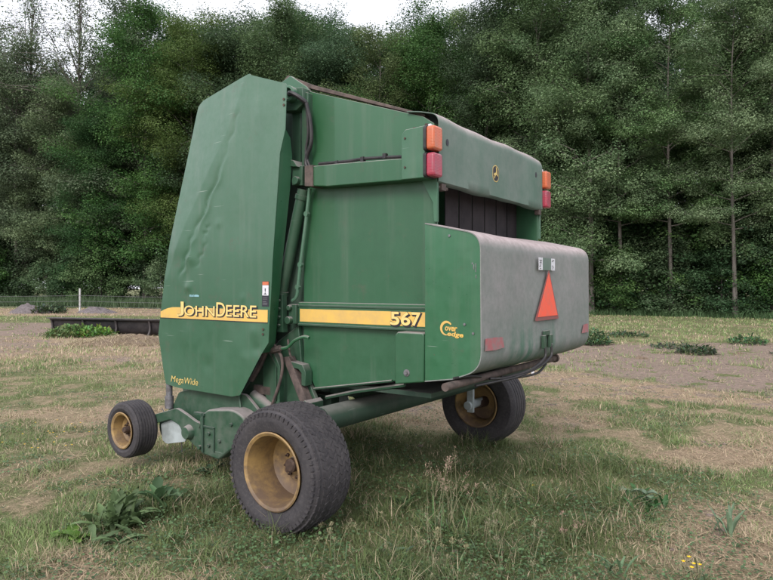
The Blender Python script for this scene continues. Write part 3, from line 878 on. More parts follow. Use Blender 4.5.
def wheel(cx, cz, sgn, ycen, R, W, rr, tread, dish=.16, squash=True):
    """tire centred at ycen; sgn points to the outer face"""
    prof = [(rr, -.36 * W), (rr + .012, -.43 * W), (rr + (R - rr) * .45, -.50 * W), (R * .93, -.475 * W), (R * .985, -.40 * W)]
    if tread == 'turf':
        prof = prof[:3] + [(R * .86, -.495 * W), (R * .925, -.455 * W), (R * .965, -.39 * W), (R * .99, -.29 * W), (R + .003, 0), (R * .99, .29 * W), (R * .965, .39 * W), (R * .925, .455 * W), (R * .86, .495 * W)]
    else:
        n = 6 if tread == 'rib' else 5
        for k in range(n):
            a = (-.36 + .72 * k / n) * W; b = (-.36 + .72 * (k + .82) / n) * W; c = (-.36 + .72 * (k + 1) / n) * W
            prof += [(R, a), (R + .002, (a + b) / 2), (R, b), (R - .012 * R / .4, b + (c - b) * .3), (R - .012 * R / .4, b + (c - b) * .8)]
    prof += [] if tread == 'turf' else [(R * .985, .40 * W), (R * .93, .475 * W)]
    prof += [(rr + (R - rr) * .45, .50 * W), (rr + .012, .43 * W), (rr, .36 * W)]
    prof += [(rr - .012, .30 * W), (rr - .012, -.30 * W)]
    bm = bmesh.new(); a_lathe(bm, prof, 0, 0, 72, closed=True, sgn=sgn)
    if tread == 'turf':
        nb = 46
        for ring, (yc, wy) in enumerate(((-.39, .07), (-.29, .085), (-.19, .085), (-.095, .085), (0, .085), (.095, .085), (.19, .085), (.29, .085), (.39, .07))):
            for k in range(nb):
                a0 = 2 * PI * (k + .5 * (ring % 2)) / nb; da = 2 * PI / nb * .38; sk = .25 * da * (1 if ring % 2 else -1)
                rt = {0: R + .002, 1: R * .998, 2: R * .993, 3: R * .985, 4: R * .962}[min(4, int(round(abs(yc) / .097)))]
                rb = rt - .016
                vs = []
                for rq in (rb, rt + .0045):
                    for (u, v) in ((-1, -1), (1, -1), (1, 1), (-1, 1)):
                        an = a0 + u * da * (1 - .25 * (rq > R - .005)) + v * sk * 2
                        yy = (yc + v * wy * .46) * W
                        vs.append(bm.verts.new((rq * math.cos(an), sgn * yy, rq * math.sin(an))))
                for f in ((4, 5, 6, 7), (0, 1, 5, 4), (1, 2, 6, 5), (2, 3, 7, 6), (3, 0, 4, 7)):
                    bm.faces.new([vs[i] for i in f])
        # raised arcs of lettering-like ribs on the sidewall shoulder
        for k in range(60):
            a0 = 2 * PI * k / 60
            r0, r1 = R * .86, R * .92
            vs = [bm.verts.new((r * math.cos(a0 + q), sgn * (W * .488 + h), r * math.sin(a0 + q))) for h in (-.01, .006) for r, q in ((r0, -.03), (r0, .03), (r1, .035), (r1, -.025))]
            for f in ((4, 5, 6, 7), (0, 1, 5, 4), (1, 2, 6, 5), (2, 3, 7, 6), (3, 0, 4, 7)): bm.faces.new([vs[i] for i in f])
    if squash:   # weight flattens the foot of the tire
        for v in bm.verts:
            lim = -(cz - .004)
            if v.co.z < lim + .03: v.co.z = lim + max(0, (v.co.z - lim)) * .4 + (0 if v.co.z > lim else 0)
    root = empty('wheel', (cx, ycen, cz), 0, B)
    finish('tire', bm, M['tire'], root, sharp=32)
    # rim: flange, deep dished barrel, disc
    h = W * .5
    bm = bmesh.new()
    d0 = h * .86
    a_lathe(bm, [(rr - .014, d0 - .01), (rr + .006, d0 + .004), (rr + .012, d0 + .014), (rr + .004, d0 + .018), (rr - .012, d0 + .008), (rr - .022, d0 - .03), (rr - .030, d0 - .07),
                 (rr - .034, d0 - dish + .03), (rr - .075, d0 - dish), (rr * .50, d0 - dish - .004), (rr * .46, d0 - dish + .016), (rr * .22, d0 - dish + .020), (rr * .20, d0 - dish + .03), (0, d0 - dish + .03)], 0, 0, 64, sgn=sgn, cap=False)
    a_lathe(bm, [(rr - .034, d0 - dish + .03), (rr - .034, -d0 + .05), (rr - .02, -d0 + .01), (rr + .008, -d0 - .012), (rr - .004, -d0 - .014), (rr - .046, -d0 + .05), (rr - .046, d0 - dish)], 0, 0, 64, closed=True, sgn=sgn)
    a_lathe(bm, [(0, d0 - dish - .016), (rr - .04, d0 - dish - .016)], 0, 0, 32, sgn=sgn, cap=False)
    finish('rim', bm, M['rim'], root, sharp=35)
    bm = bmesh.new()
    a_lathe(bm, [(rr * .20, d0 - dish + .03), (rr * .19, d0 - dish + .075), (rr * .14, d0 - dish + .085), (0, d0 - dish + .085)], 0, 0, 20, sgn=sgn)
    a_lathe(bm, [(rr * .20, -d0 + .02), (rr * .24, d0 - dish - .02), (0, d0 - dish - .02)], 0, 0, 20, sgn=sgn)
    for k in range(8):
        an = 2 * PI * k / 8 + .2
        a_lathe(bm, [(.011, 0), (.011, .016), (.006, .018), (.005, .03), (0, .03)], rr * .36 * math.cos(an), rr * .36 * math.sin(an), 6, y0=sgn * (d0 - dish + .018), sgn=sgn)
        if k % 2 == 0:
            an += .39
            a_lathe(bm, [(.016, 0), (.016, .002), (0, .002)], rr * .44 * math.cos(an), rr * .44 * math.sin(an), 10, y0=sgn * (d0 - dish + .0175), sgn=sgn)
    finish('hub', bm, M['rustbolt'], root, sharp=35)
    return root
wheel(0, .386, -1, -1.335, .388, .335, .228, 'turf', dish=.225)
wheel(0, .386, 1, 1.325, .388, .34, .215, 'rib5', dish=.10)

# ---- pickup with its gauge wheels
for s in (-1, 1):
    if s < 0: wheel(-1.96, .33, s, -1.17, .228, .20, .138, 'rib', dish=.09, squash=False)
    else: wheel(-1.96, .33, s, 1.17, .228, .20, .138, 'rib', dish=.09, squash=False)
    bm = bmesh.new()
    a_sheet(bm, rounded([(-2.07, .30), (-2.07, .37), (-1.76, .46), (-1.62, .50), (-1.50, .535), (-1.38, .50), (-1.27, .46), (-1.14, .44), (-1.14, .22), (-1.22, .245), (-1.42, .335), (-1.46, .40), (-1.58, .435), (-1.75, .385)], .03, 4), s * 1.075, s * 1.045)
    finish('gauge_wheel_arm', bm, M['frame'], B, .004)
    bm = bmesh.new()
    a_sheet(bm, rounded([(-1.76, .37), (-1.60, .425), (-1.49, .40), (-1.43, .27), (-1.68, .215), (-1.74, .24)], .02, 4), s * 1.040, s * 1.03)
    finish('pale_plate', bm, M['galv'], B, .002)
    bm = bmesh.new()
    a_lathe(bm, [(0, .045), (.045, .042), (.055, .02), (.06, 0)], -1.335, .365, 20, y0=s * 1.076, sgn=s)
    a_lathe(bm, [(0, .02), (.018, .02), (.018, 0)], -1.20, .44, 10, y0=s * 1.076, sgn=s)
    a_lathe(bm, [(0, .02), (.016, .02), (.016, 0)], -1.20, .27, 10, y0=s * 1.076, sgn=s)
    finish('pivot_cap', bm, M['frame'], B)
    # chain case with rounded dusty top
    bm = bmesh.new()
    a_sheet(bm, rounded([(-1.17, .50), (-1.08, .575), (-.78, .61), (-.66, .56), (-.66, .40), (-.83, .30), (-.95, .215), (-1.15, .235)], [.02, .03, .08, .05, .03, .03, .03, .02], 5), s * 1.11, s * .90)
    cc = finish('chain_case', bm, M['frame'], B, .012)
    bm = bmesh.new()
    a_box(bm, -1.125, -1.11, min(s * 1.112, s * 1.125), max(s * 1.112, s * 1.125), .25, .55)
    a_box(bm, -1.0, -.985, min(s * 1.112, s * 1.12), max(s * 1.112, s * 1.12), .27, .45)
    a_box(bm, -1.11, -.985, min(s * 1.112, s * 1.12), max(s * 1.112, s * 1.12), .44, .455)
    a_box(bm, -1.22, -1.10, min(s * 1.09, s * 1.125), max(s * 1.09, s * 1.125), .525, .545)
    for x, z in ((-1.05, .40), (-1.05, .31), (-.93, .36), (-.80, .50)): a_bolt(bm, x, s * 1.111, z, .014, .014, sg=s)
    finish('case_strap', bm, M['dark_frame'], cc, .002)
    # shroud behind the arm
    bm = bmesh.new()
    a_sheet(bm, rounded([(-1.80, .44), (-1.68, .52), (-1.60, .64), (-1.40, .69), (-.80, .70), (-.60, .55), (-.8, .35), (-1.75, .35)], .03, 4), s * .98, s * .95)
    finish('pickup_side', bm, M['frame'], B, .004)
    bm = bmesh.new()
    a_tube(bm, [(-1.70, s * 1.0, .80), (-1.70, s * 1.0, .52)], .026, 12); a_tube(bm, [(-1.70, s * 1.0, .60), (-1.70, s * 1.0, .50)], .036, 12)
    finish('shock_rod', bm, M['steel'], B)
    bm = bmesh.new()
    a_tube(bm, [(-.80, s * .90, .68), (-.50, s * .90, .55)], .05, 12)
    a_tube(bm, [(-.86, s * .99, .70), (-.83, s * 1.0, .60)], .009, 6)
    finish('lower_tube', bm, M['frame'], B)
    bm = bmesh.new()
    a_tube(bm, smooth_path([(-.80, s * .92, .80), (-.70, s * .93, .92), (-.62, s * .94, 1.04)]), .02, 8)
    a_box(bm, -.80, -.62, min(s * .86, s * .90), max(s * .86, s * .90), .70, .76)
    finish('tension_rod', bm, M['dusty_bar'], B)
bm = bmesh.new()
a_tube(bm, [(-1.75, -.97, .33), (-1.75, .97, .33)], .13, 20)
tr = finish('tine_reel', bm, M['dark_frame'], B)
bm = bmesh.new()
for k in range(5):
    an = 2 * PI * k / 5 + .3
    for i in range(18):
        y = -.9 + i * .106
        p = (-1.75 + .13 * math.cos(an), y, .33 + .13 * math.sin(an))
        a_tube(bm, [p, (-1.75 + .23 * math.cos(an - .25), y, max(.12, .33 + .23 * math.sin(an - .25)))], .004, 4)
finish('tines', bm, M['steel'], tr)
tr.children[0]['kind'] = 'stuff'
bm = bmesh.new()
a_sheet(bm, [(-1.60, .64), (-1.1, .70), (-1.1, .66), (-1.58, .60)], -.95, .95)
finish('windguard', bm, M['frame'], B, .004)
# ================================================================== GROUND AND PLANTS
def h2(ix, iy, seed):
    with np.errstate(over='ignore'):
        h = (ix.astype(np.int64) * 374761393 + iy.astype(np.int64) * 668265263 + seed * 1442695041) & 0xffffffff
        h = ((h ^ (h >> 13)) * 1274126177) & 0xffffffff
        h = h ^ (h >> 16)
    return (h & 0xffffff) / float(0xffffff)
def vn(x, y, seed=0):
    ix = np.floor(x); iy = np.floor(y); fx = x - ix; fy = y - iy
    fx = fx * fx * (3 - 2 * fx); fy = fy * fy * (3 - 2 * fy)
    ix = ix.astype(np.int64); iy = iy.astype(np.int64)
    a = h2(ix, iy, seed); b = h2(ix + 1, iy, seed); c = h2(ix, iy + 1, seed); d = h2(ix + 1, iy + 1, seed)
    return (a * (1 - fx) + b * fx) * (1 - fy) + (c * (1 - fx) + d * fx) * fy
def fbm(x, y, seed=0, o=4):
    s = 0; a = .5; t = 0
    for k in range(o):
        s = s + a * vn(x * 2 ** k + 17.3 * k, y * 2 ** k - 9.1 * k, seed + k); t += a; a *= .5
    return s / t
def nsm(a, b, x):
    t = np.clip((x - a) / (b - a), 0, 1); return t * t * (3 - 2 * t)

def cover(x, y):
    """what grows where: bare soil, straw / dry grass, in 0..1"""
    x = np.asarray(x, float); y = np.asarray(y, float)
    n1 = fbm(x * .55, y * .55, 3); n2 = fbm(x * 1.9, y * 1.9, 11); n3 = fbm(x * .16, y * .16, 23); n4 = fbm(x * 5.5, y * 5.5, 31, 3)
    wob = (n1 - .5) * 1.6
    soil = nsm(.60, .70, n2 * .62 + n4 * .38) * .85 * nsm(.40, .54, n1)
    straw = nsm(.46, .60, n1 * .5 + n2 * .5) * .75 + .12
    fine = fbm(x * 3.2, y * 3.2, 91, 3)
    straw = np.maximum(straw * .85, .62 * nsm(.52, .34, fine))
    rf_ = nsm(.8, 1.8, x) * nsm(8.0, 6.8, y)
    soil = soil * (1 - .35 * rf_); straw = straw * (1 - .15 * rf_)
    # worn ground on the right beyond the baler
    low = 9.3 - .86 * (x - 2.1); up = 11.3 - 1.1 * (x - 2.6)
    d = y + wob * .7
    right = nsm(1.2, 2.6, x)
    band = nsm(low - .3, low + .5, d) * nsm(up + .6, up - .3, d) * right
    field = nsm(up - .2, up + .8, d) * nsm(18.5, 15.0, d) * right
    soil = np.maximum(soil, field * nsm(.28, .46, n2 * .5 + n4 * .5) * .95)
    straw = np.maximum(straw * (1 - .7 * field), band * (.6 + .4 * n2))
    soil = np.maximum(soil * (1 - .4 * band), band * nsm(.5, .7, n4) * .8)
    far_r = nsm(15.5, 19, d) * nsm(-3, 2, x)
    soil = soil * (1 - .75 * far_r); straw = straw * (1 - .35 * far_r)
    # strawy patch on the right foreground
    p = np.exp(-(((x - 3.0) / 1.2) ** 2 + ((y - 5.4) / .6) ** 2))
    straw = np.maximum(straw, nsm(.35, .8, p + (n2 - .5) * .9) * .9)
    # left side: chewed up straw round the trough, bare soil behind
    left = nsm(-2.5, -4.5, x + wob)
    a = left * nsm(11.5, 13.2, d) * nsm(19.5, 18.0, d)
    straw = np.maximum(straw, a * (.55 + .45 * nsm(.35, .55, n2))); soil = np.maximum(soil * (1 - .3 * a), a * nsm(.50, .62, n1 * .5 + n4 * .5))
    b = left * nsm(18.3, 19.5, d) * nsm(27.5, 25.5, d)
    soil = np.maximum(soil, b * nsm(.25, .42, n2)); straw = straw * (1 - .6 * b)
    c = left * nsm(26, 27.5, d) * nsm(33, 31, d)
    soil *= (1 - c); straw = straw * (1 - .75 * c)
    e = left * nsm(31, 33, d) * nsm(45, 42, d)
    straw = np.maximum(straw, e * .95); soil = np.maximum(soil * (1 - e), e * nsm(.5, .6, n2) * .6)
    g = nsm(43, 47, d)
    soil *= (1 - g); straw *= (1 - .8 * g)
    # the near left stays mostly green
    nl = nsm(1.6, -.4, x) * nsm(12.5, 11.0, y)
    soil = soil * (1 - .3 * nl); straw = straw * (1 - .2 * nl)
    # lush uncut grass under the machine; the mask also paints shade into the blades
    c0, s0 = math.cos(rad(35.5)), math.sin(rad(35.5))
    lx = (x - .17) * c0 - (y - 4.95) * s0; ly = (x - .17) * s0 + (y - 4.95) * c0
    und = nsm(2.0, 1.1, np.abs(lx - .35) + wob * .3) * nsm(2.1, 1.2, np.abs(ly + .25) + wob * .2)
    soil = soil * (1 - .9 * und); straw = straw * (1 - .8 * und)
    return np.clip(soil, 0, 1), np.clip(straw, 0, 1), und

def height(x, y):
    return (fbm(x * .35, y * .35, 41, 3) - .5) * .05 + (fbm(x * 2.2, y * 2.2, 47, 3) - .5) * .035 + (fbm(x * 7, y * 7, 53, 2) - .5) * .012 * np.exp(-(y / 14) ** 2)
def pads(x, y):
    """ground is level where the wheels stand"""
    w = np.ones_like(x)
    for px, py in WHEELS:
        w = w * nsm(.15, .8, np.hypot(x - px, y - py))
    return w
c0, s0 = math.cos(rad(-35.5)), math.sin(rad(-35.5))
def loc2w(lx, ly): return (.17 + lx * c0 - ly * s0, 4.95 + lx * s0 + ly * c0)
WHEELS = [loc2w(0, -1.325), loc2w(0, 1.325), loc2w(-2.7, 0.1)]
def gh(x, y):
    x = np.asarray(x, float); y = np.asarray(y, float)
    return height(x, y) * pads(x, y)

def mesh_np(name, verts, faces, nper, mat, parent=None, cols=None, cname='tint', smooth=False, mi=None):
    me = bpy.data.meshes.new(name)
    nv = len(verts); nf = len(faces)
    me.vertices.add(nv); me.vertices.foreach_set('co', np.asarray(verts, np.float32).ravel())
    me.loops.add(nf * nper); me.loops.foreach_set('vertex_index', np.asarray(faces, np.int32).ravel())
    me.polygons.add(nf); me.polygons.foreach_set('loop_start', np.arange(nf, dtype=np.int32) * nper)
    if cols is not None:
        at = me.color_attributes.new(cname, 'FLOAT_COLOR', 'POINT')
        c = np.ones((nv, 4), np.float32); c[:, :cols.shape[1]] = cols
        at.data.foreach_set('color', c.ravel())
    me.update(calc_edges=True)
    if smooth: me.polygons.foreach_set('use_smooth', np.ones(nf, bool))
    me.materials.append(mat)
    o = bpy.data.objects.new(name, me)
    if parent is not False: link(o, parent)
    return o

def ground_mat():
    m, nt, N, L, bs = new_mat('paddock_ground')
    tc = N.new('ShaderNodeTexCoord'); co = tc.outputs['Object']
    at = N.new('ShaderNodeVertexColor'); at.layer_name = 'cover'
    sp = N.new('ShaderNodeSeparateColor'); L.new(at.outputs['Color'], sp.inputs[0])
    n1 = noise(N, L, co, 9, 6, .7); n2 = noise(N, L, co, 60, 5, .75); n3 = noise(N, L, co, 1.4, 4, .6)
    green = mix(N, L, ramp(N, L, n1, .35, .65), (.090, .115, .046), (.165, .175, .082))
    green = mix(N, L, ramp(N, L, n2, .45, .65, 0, .6), green, (.19, .165, .10))
    straw = mix(N, L, ramp(N, L, n2, .35, .62), (.46, .335, .235), (.22, .165, .115))
    straw = mix(N, L, ramp(N, L, n1, .5, .7, 0, .5), straw, (.20, .165, .10))
    soil = mix(N, L, ramp(N, L, n1, .35, .68), (.31, .235, .195), (.185, .140, .118))
    soil = mix(N, L, ramp(N, L, n2, .55, .68, 0, .7), soil, (.075, .055, .048))
    f1 = ramp(N, L, math_(N, L, 'ADD', sp.outputs[1], math_(N, L, 'MULTIPLY', math_(N, L, 'SUBTRACT', n1, .5), .9)), .25, .65)
    f2 = ramp(N, L, math_(N, L, 'ADD', sp.outputs[0], math_(N, L, 'MULTIPLY', math_(N, L, 'SUBTRACT', n1, .5), .9)), .3, .6)
    c = mix(N, L, f2, mix(N, L, f1, green, straw), soil)
    c = mix(N, L, ramp(N, L, n3, .4, .7, 0, .25), c, (.17, .15, .09))
    n5 = noise(N, L, co, 26, 6, .8)
    c = mix(N, L, ramp(N, L, n5, .50, .66, 0, .75), c, (.070, .075, .040))
    L.new(c, bs.inputs['Base Color']); bs.inputs['Roughness'].default_value = .95
    bs.inputs['Specular IOR Level'].default_value = .1
    b = N.new('ShaderNodeBump'); b.inputs['Strength'].default_value = .9; b.inputs['Distance'].default_value = .03
    L.new(math_(N, L, 'ADD', n1, math_(N, L, 'MULTIPLY', n2, .5)), b.inputs['Height']); L.new(b.outputs[0], bs.inputs['Normal'])
    return m

def axis(lo, hi, far_lo, far_hi, d):
    core = np.arange(lo, hi + d, d)
    a = [lo]; s = d
    while a[-1] > far_lo: s *= 1.12; a.append(a[-1] - s)
    b = [core[-1]]; s = d
    while b[-1] < far_hi: s *= 1.06; b.append(b[-1] + s)
    return np.concatenate([np.array(a[1:])[::-1], core, np.array(b[1:])])
gx = axis(-12, 13, -400, 400, .065); gy = axis(1.5, 20, -400, 500, .065)
X, Y = np.meshgrid(gx, gy, indexing='ij')
Z = gh(X, Y) * nsm(300, 60, np.hypot(X, Y))
so, st, un = cover(X, Y)
V = np.stack([X, Y, Z], -1).reshape(-1, 3)
idx = np.arange(len(gx) * len(gy)).reshape(len(gx), len(gy))
F = np.stack([idx[:-1, :-1], idx[1:, :-1], idx[1:, 1:], idx[:-1, 1:]], -1).reshape(-1, 4)
g = mesh_np('ground', V, F, 4, ground_mat(), None, np.stack([so, st, un], -1).reshape(-1, 3), 'cover', True)
tag(g, kind='structure')

def leafy_mat(name, trans=.25, rough=.55, attr='tint'):
    m, nt, N, L, bs = new_mat(name)
    at = N.new('ShaderNodeVertexColor'); at.layer_name = attr
    tr = N.new('ShaderNodeBsdfTranslucent'); ms = N.new('ShaderNodeMixShader'); ms.inputs[0].default_value = trans
    oi = N.new('ShaderNodeObjectInfo')
    hs = N.new('ShaderNodeHueSaturation'); L.new(at.outputs['Color'], hs.inputs['Color'])
    L.new(ramp(N, L, oi.outputs['Random'], 0, 1, .80, 1.2), hs.inputs['Value'])
    L.new(ramp(N, L, math_(N, L, 'FRACT', math_(N, L, 'MULTIPLY', oi.outputs['Random'], 7.13)), 0, 1, .482, .515), hs.inputs['Hue'])
    L.new(ramp(N, L, math_(N, L, 'FRACT', math_(N, L, 'MULTIPLY', oi.outputs['Random'], 3.7)), 0, 1, .8, 1.1), hs.inputs['Saturation'])
    L.new(hs.outputs[0], bs.inputs['Base Color']); L.new(hs.outputs[0], tr.inputs['Color'])
    bs.inputs['Roughness'].default_value = rough; bs.inputs['Specular IOR Level'].default_value = .16
    out = N['Material Output']
    L.new(bs.outputs[0], ms.inputs[1]); L.new(tr.outputs[0], ms.inputs[2]); L.new(ms.outputs[0], out.inputs[0])
    return m
M['grass'] = leafy_mat('grass_blades', .2, .6)
M['leaf'] = leafy_mat('tree_leaves', .34, .6)
M['weed'] = leafy_mat('weed_leaves', .22, .45)
M['straw'] = leafy_mat('dry_stalks', .1, .8)

def bark(name, a, b):
    m, nt, N, L, bs = new_mat(name)
    tc = N.new('ShaderNodeTexCoord')
    n = noise(N, L, tc.outputs['Object'], 1.0, 7, .7, (9, 9, 1.8)); n2 = noise(N, L, tc.outputs['Object'], 1.3, 3)
    c = mix(N, L, ramp(N, L, n, .35, .65), a, b); c = mix(N, L, ramp(N, L, n2, .5, .7, 0, .5), c, (.06, .075, .05))
    L.new(c, bs.inputs['Base Color']); bs.inputs['Roughness'].default_value = .9
    bp = N.new('ShaderNodeBump'); bp.inputs['Distance'].default_value = .04; L.new(n, bp.inputs['Height']); L.new(bp.outputs[0], bs.inputs['Normal'])
    return m
M['bark'] = bark('grey_bark', (.15, .135, .12), (.065, .055, .05))
M['bark_pale'] = bark('pale_grey_bark', (.24, .225, .20), (.12, .105, .095))

# ---------------- blades
def blades(rng, px, py, L_, W_, lean, col, seg=2, droop=.5, z0=None):
    n = len(px)
    az = rng.uniform(0, 2 * PI, n); dx, dy = np.cos(az), np.sin(az)
    fz = rng.uniform(0, 2 * PI, n); wx, wy = np.cos(fz), np.sin(fz)
    z = gh(px, py) if z0 is None else z0
    V = np.zeros((n, 2 * seg + 1, 3), np.float32)
    for k in range(seg + 1):
        t = k / seg
        up = L_ * (t - droop * lean * t * t * .6); out = L_ * lean * t * t * .9 + L_ * lean * t * .25
        w = W_ * (1 - t * .75) * .5
        cx = px + dx * out; cy = py + dy * out; cz = z + up * np.sqrt(np.clip(1 - (lean * .6) ** 2, .05, 1)) - .004
        if k < seg:
            V[:, 2 * k] = np.stack([cx - wx * w, cy - wy * w, cz], -1); V[:, 2 * k + 1] = np.stack([cx + wx * w, cy + wy * w, cz], -1)
        else: V[:, 2 * seg] = np.stack([cx, cy, cz], -1)
    base = (np.arange(n) * (2 * seg + 1))[:, None]
    T = []
    for k in range(seg - 1):
        T += [[2 * k, 2 * k + 1, 2 * k + 3], [2 * k, 2 * k + 3, 2 * k + 2]]
    T += [[2 * seg - 2, 2 * seg - 1, 2 * seg]]
    F = np.concatenate([base + np.array(t)[None] for t in T], 0)
    C = np.repeat(col[:, None, :], 2 * seg + 1, 1).reshape(-1, 3)
    return V.reshape(-1, 3), F, C

def merge(parts):
    Vs, Fs, Cs = [], [], []; o = 0
    for v, f, c in parts:
        Vs.append(v); Fs.append(f + o); Cs.append(c); o += len(v)
    return np.concatenate(Vs), np.concatenate(Fs), np.concatenate(Cs)

rng = np.random.default_rng(7)
def scatter(n, y0, y1, half=.68, extra=1.6, power=1.0):
    """points over the paddock in front of the photographer, denser close by"""
    u = rng.uniform(0, 1, n)
    y = y0 * (y1 / y0) ** (u ** power)
    x = rng.uniform(-1, 1, n) * (y * half + extra)
    return x, y
def green_cols(n, x, y, dark=1.0):
    t = fbm(x * 1.1, y * 1.1, 71, 3)[:, None]; r = rng.uniform(0, 1, (n, 1))
    a = np.array([.115, .180, .048]); b = np.array([.245, .300, .105]); c = np.array([.150, .200, .105])
    col = a * (1 - t) + b * t
    col = col * (1 - r * .5) + c * r * .5
    k = .72 + .6 * fbm(x * 3.5, y * 3.5, 77, 3)[:, None]
    return col * rng.uniform(.65, 1.35, (n, 1)) * dark * k
def straw_cols(n):
    r = rng.uniform(0, 1, (n, 1))
    return (np.array([.54, .42, .29]) * r + np.array([.34, .28, .18]) * (1 - r)) * rng.uniform(.7, 1.15, (n, 1))

parts = []
x, y = scatter(380000, 2.3, 14, power=1.0)
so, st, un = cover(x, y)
cl = fbm(x * 3.2, y * 3.2, 91, 3)
keep = rng.uniform(0, 1, len(x)) < (1 - so * .93) * (1 - st * .45) * (.58 + .6 * nsm(.35, .6, cl)) + un * .4
x, y, so, st, un, cl = (a[keep] for a in (x, y, so, st, un, cl))
n = len(x)
L_ = rng.uniform(.018, .058, n) * (.55 + 1.7 * nsm(.42, .75, cl)) * (1 + un * .9) * (1 - .4 * st); lean = rng.uniform(.1, 1.15, n)
isdry = rng.uniform(0, 1, n) < st * .6 + .10 + .36 * nsm(.44, .62, fbm(x * 2.4, y * 2.4, 301, 4)) * (1 - un)
col = np.where(isdry[:, None], straw_cols(n), green_cols(n, x, y) * (1 - .42 * un[:, None]))  # green blades under the baler darkened: its shade is put into their colour
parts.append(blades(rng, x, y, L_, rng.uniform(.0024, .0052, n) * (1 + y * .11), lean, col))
x, y = scatter(150000, 11, 46, half=.66, extra=3, power=1.0)
so, st, un = cover(x, y)
cl = fbm(x * 1.4, y * 1.4, 92, 3)
keep = rng.uniform(0, 1, len(x)) < (1 - so * .95) * (1 - st * .55) * (.15 + nsm(.38, .62, cl))
x, y, st, cl = (a[keep] for a in (x, y, st, cl)); n = len(x)
isdry = rng.uniform(0, 1, n) < st * .6 + .12
col = np.where(isdry[:, None], straw_cols(n), green_cols(n, x, y) * 1.1)
parts.append(blades(rng, x, y, rng.uniform(.03, .10, n) * (.6 + cl), .004 + .0011 * y, rng.uniform(.1, .9, n), col))
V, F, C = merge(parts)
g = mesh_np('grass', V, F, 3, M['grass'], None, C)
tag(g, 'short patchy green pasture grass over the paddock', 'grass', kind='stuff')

# dry stalks lying about
x, y = scatter(120000, 2.3, 19, power=1.05)
so, st, un = cover(x, y)
keep = rng.uniform(0, 1, len(x)) < np.clip(st * .95 - .12, .03, 1) * (1 - un * .9)
x, y = x[keep], y[keep]; n = len(x)
az = rng.uniform(0, 2 * PI, n) * .5 + rng.normal(.4, .8, n); ln = rng.uniform(.03, .15, n) * (1 + y * .03); w = rng.uniform(.0005, .0013, n) * (1 + y * .12)
tilt = rng.normal(0, .16, n)
dx, dy, dz = np.cos(az) * ln, np.sin(az) * ln, np.sin(tilt) * ln
z = gh(x, y) + rng.uniform(.003, .028, n)
px, py = -np.sin(az) * w, np.cos(az) * w
mx, my = x + dx * .5 - dy * .04, y + dy * .5 + dx * .04
V = np.stack([np.stack([x - px, y - py, z], -1), np.stack([x + px, y + py, z], -1), np.stack([mx + px, my + py, z + dz * .5 + .006], -1), np.stack([mx - px, my - py, z + dz * .5 + .006], -1),
              np.stack([x + dx, y + dy, z + dz], -1)], 1).reshape(-1, 3)
b = (np.arange(n) * 5)[:, None]
F = np.concatenate([b + np.array([[0, 1, 2]]), b + np.array([[0, 2, 3]]), b + np.array([[3, 2, 4]])])
C = np.repeat(straw_cols(n)[:, None], 5, 1).reshape(-1, 3)
tag(mesh_np('dry_straw', V, F, 3, M['straw'], None, C), 'loose dry straw and hay stalks littering the ground', 'straw', kind='stuff')

# low clover-like leaves
def discs(rng, x, y, z, r, col, nseg=5, tiltmax=.6):
    n = len(x); az = rng.uniform(0, 2 * PI, n); tl = rng.uniform(0, tiltmax, n); ta = rng.uniform(0, 2 * PI, n)
    nx, ny = np.cos(ta) * np.sin(tl), np.sin(ta) * np.sin(tl)
    V = np.zeros((n, nseg + 1, 3), np.float32); V[:, 0] = np.stack([x, y, z - r * .15], -1)
    for k in range(nseg):
        a = az + 2 * PI * k / nseg; rr = r * (1.0 if k % 2 else .82)
        ox, oy = np.cos(a) * rr, np.sin(a) * rr
        V[:, k + 1] = np.stack([x + ox, y + oy, z - (ox * nx + oy * ny)], -1)
    b = (np.arange(n) * (nseg + 1))[:, None]
    F = np.concatenate([b + np.array([[0, 1 + k, 1 + (k + 1) % nseg]]) for k in range(nseg)])
    return V.reshape(-1, 3), F, np.repeat(col[:, None], nseg + 1, 1).reshape(-1, 3)
x, y = scatter(170000, 2.3, 15, power=1.05)
so, st, un = cover(x, y); cl = fbm(x * 1.7 + 5, y * 1.7, 133, 4)
keep = rng.uniform(0, 1, len(x)) < nsm(.48, .62, cl + un * .12) * (1 - so) * (1 - .6 * st) * .85 + un * .12
x, y, un, cl = x[keep], y[keep], un[keep], cl[keep]; n = len(x)
z = gh(x, y) + rng.uniform(.008, .045, n) * (1 + un)
col = np.array([.070, .125, .045]) * rng.uniform(.5, 1.9, (n, 1)) + np.array([.02, .025, .022]) * rng.uniform(0, 1, (n, 1))
v, f, c = discs(rng, x, y, z, rng.uniform(.0035, .0105, n) * (1 + .05 * y), col)
tag(mesh_np('clover', v, f, 3, M['weed'], None, c), 'low dark clover and small leafy weeds among the grass', 'clover', kind='stuff')

# small stones and clods
x, y = scatter(2600, 2.4, 26, power=.9)
so, st, un = cover(x, y)
keep = rng.uniform(0, 1, len(x)) < so * .9 + .05; x, y = x[keep], y[keep]; n = len(x)
ico = bmesh.new(); bmesh.ops.create_icosphere(ico, subdivisions=1, radius=1.0); ico.verts.ensure_lookup_table()
iv = np.array([v.co[:] for v in ico.verts]); ifc = np.array([[v.index for v in f.verts] for f in ico.faces]); ico.free()
r = rng.uniform(.006, .022, n) * (1 + .06 * y)
V = iv[None] * (r[:, None, None] * rng.uniform(.6, 1.3, (n, len(iv), 1))) * np.array([1.2, 1, .6]); V[:, :, 0] += x[:, None]; V[:, :, 1] += y[:, None]; V[:, :, 2] += gh(x, y)[:, None]
F = (np.arange(n) * len(iv))[:, None, None] + ifc[None]
M['clod'] = plain('soil_clod', (.20, .155, .14), .95, (.10, .075, .065), 12)
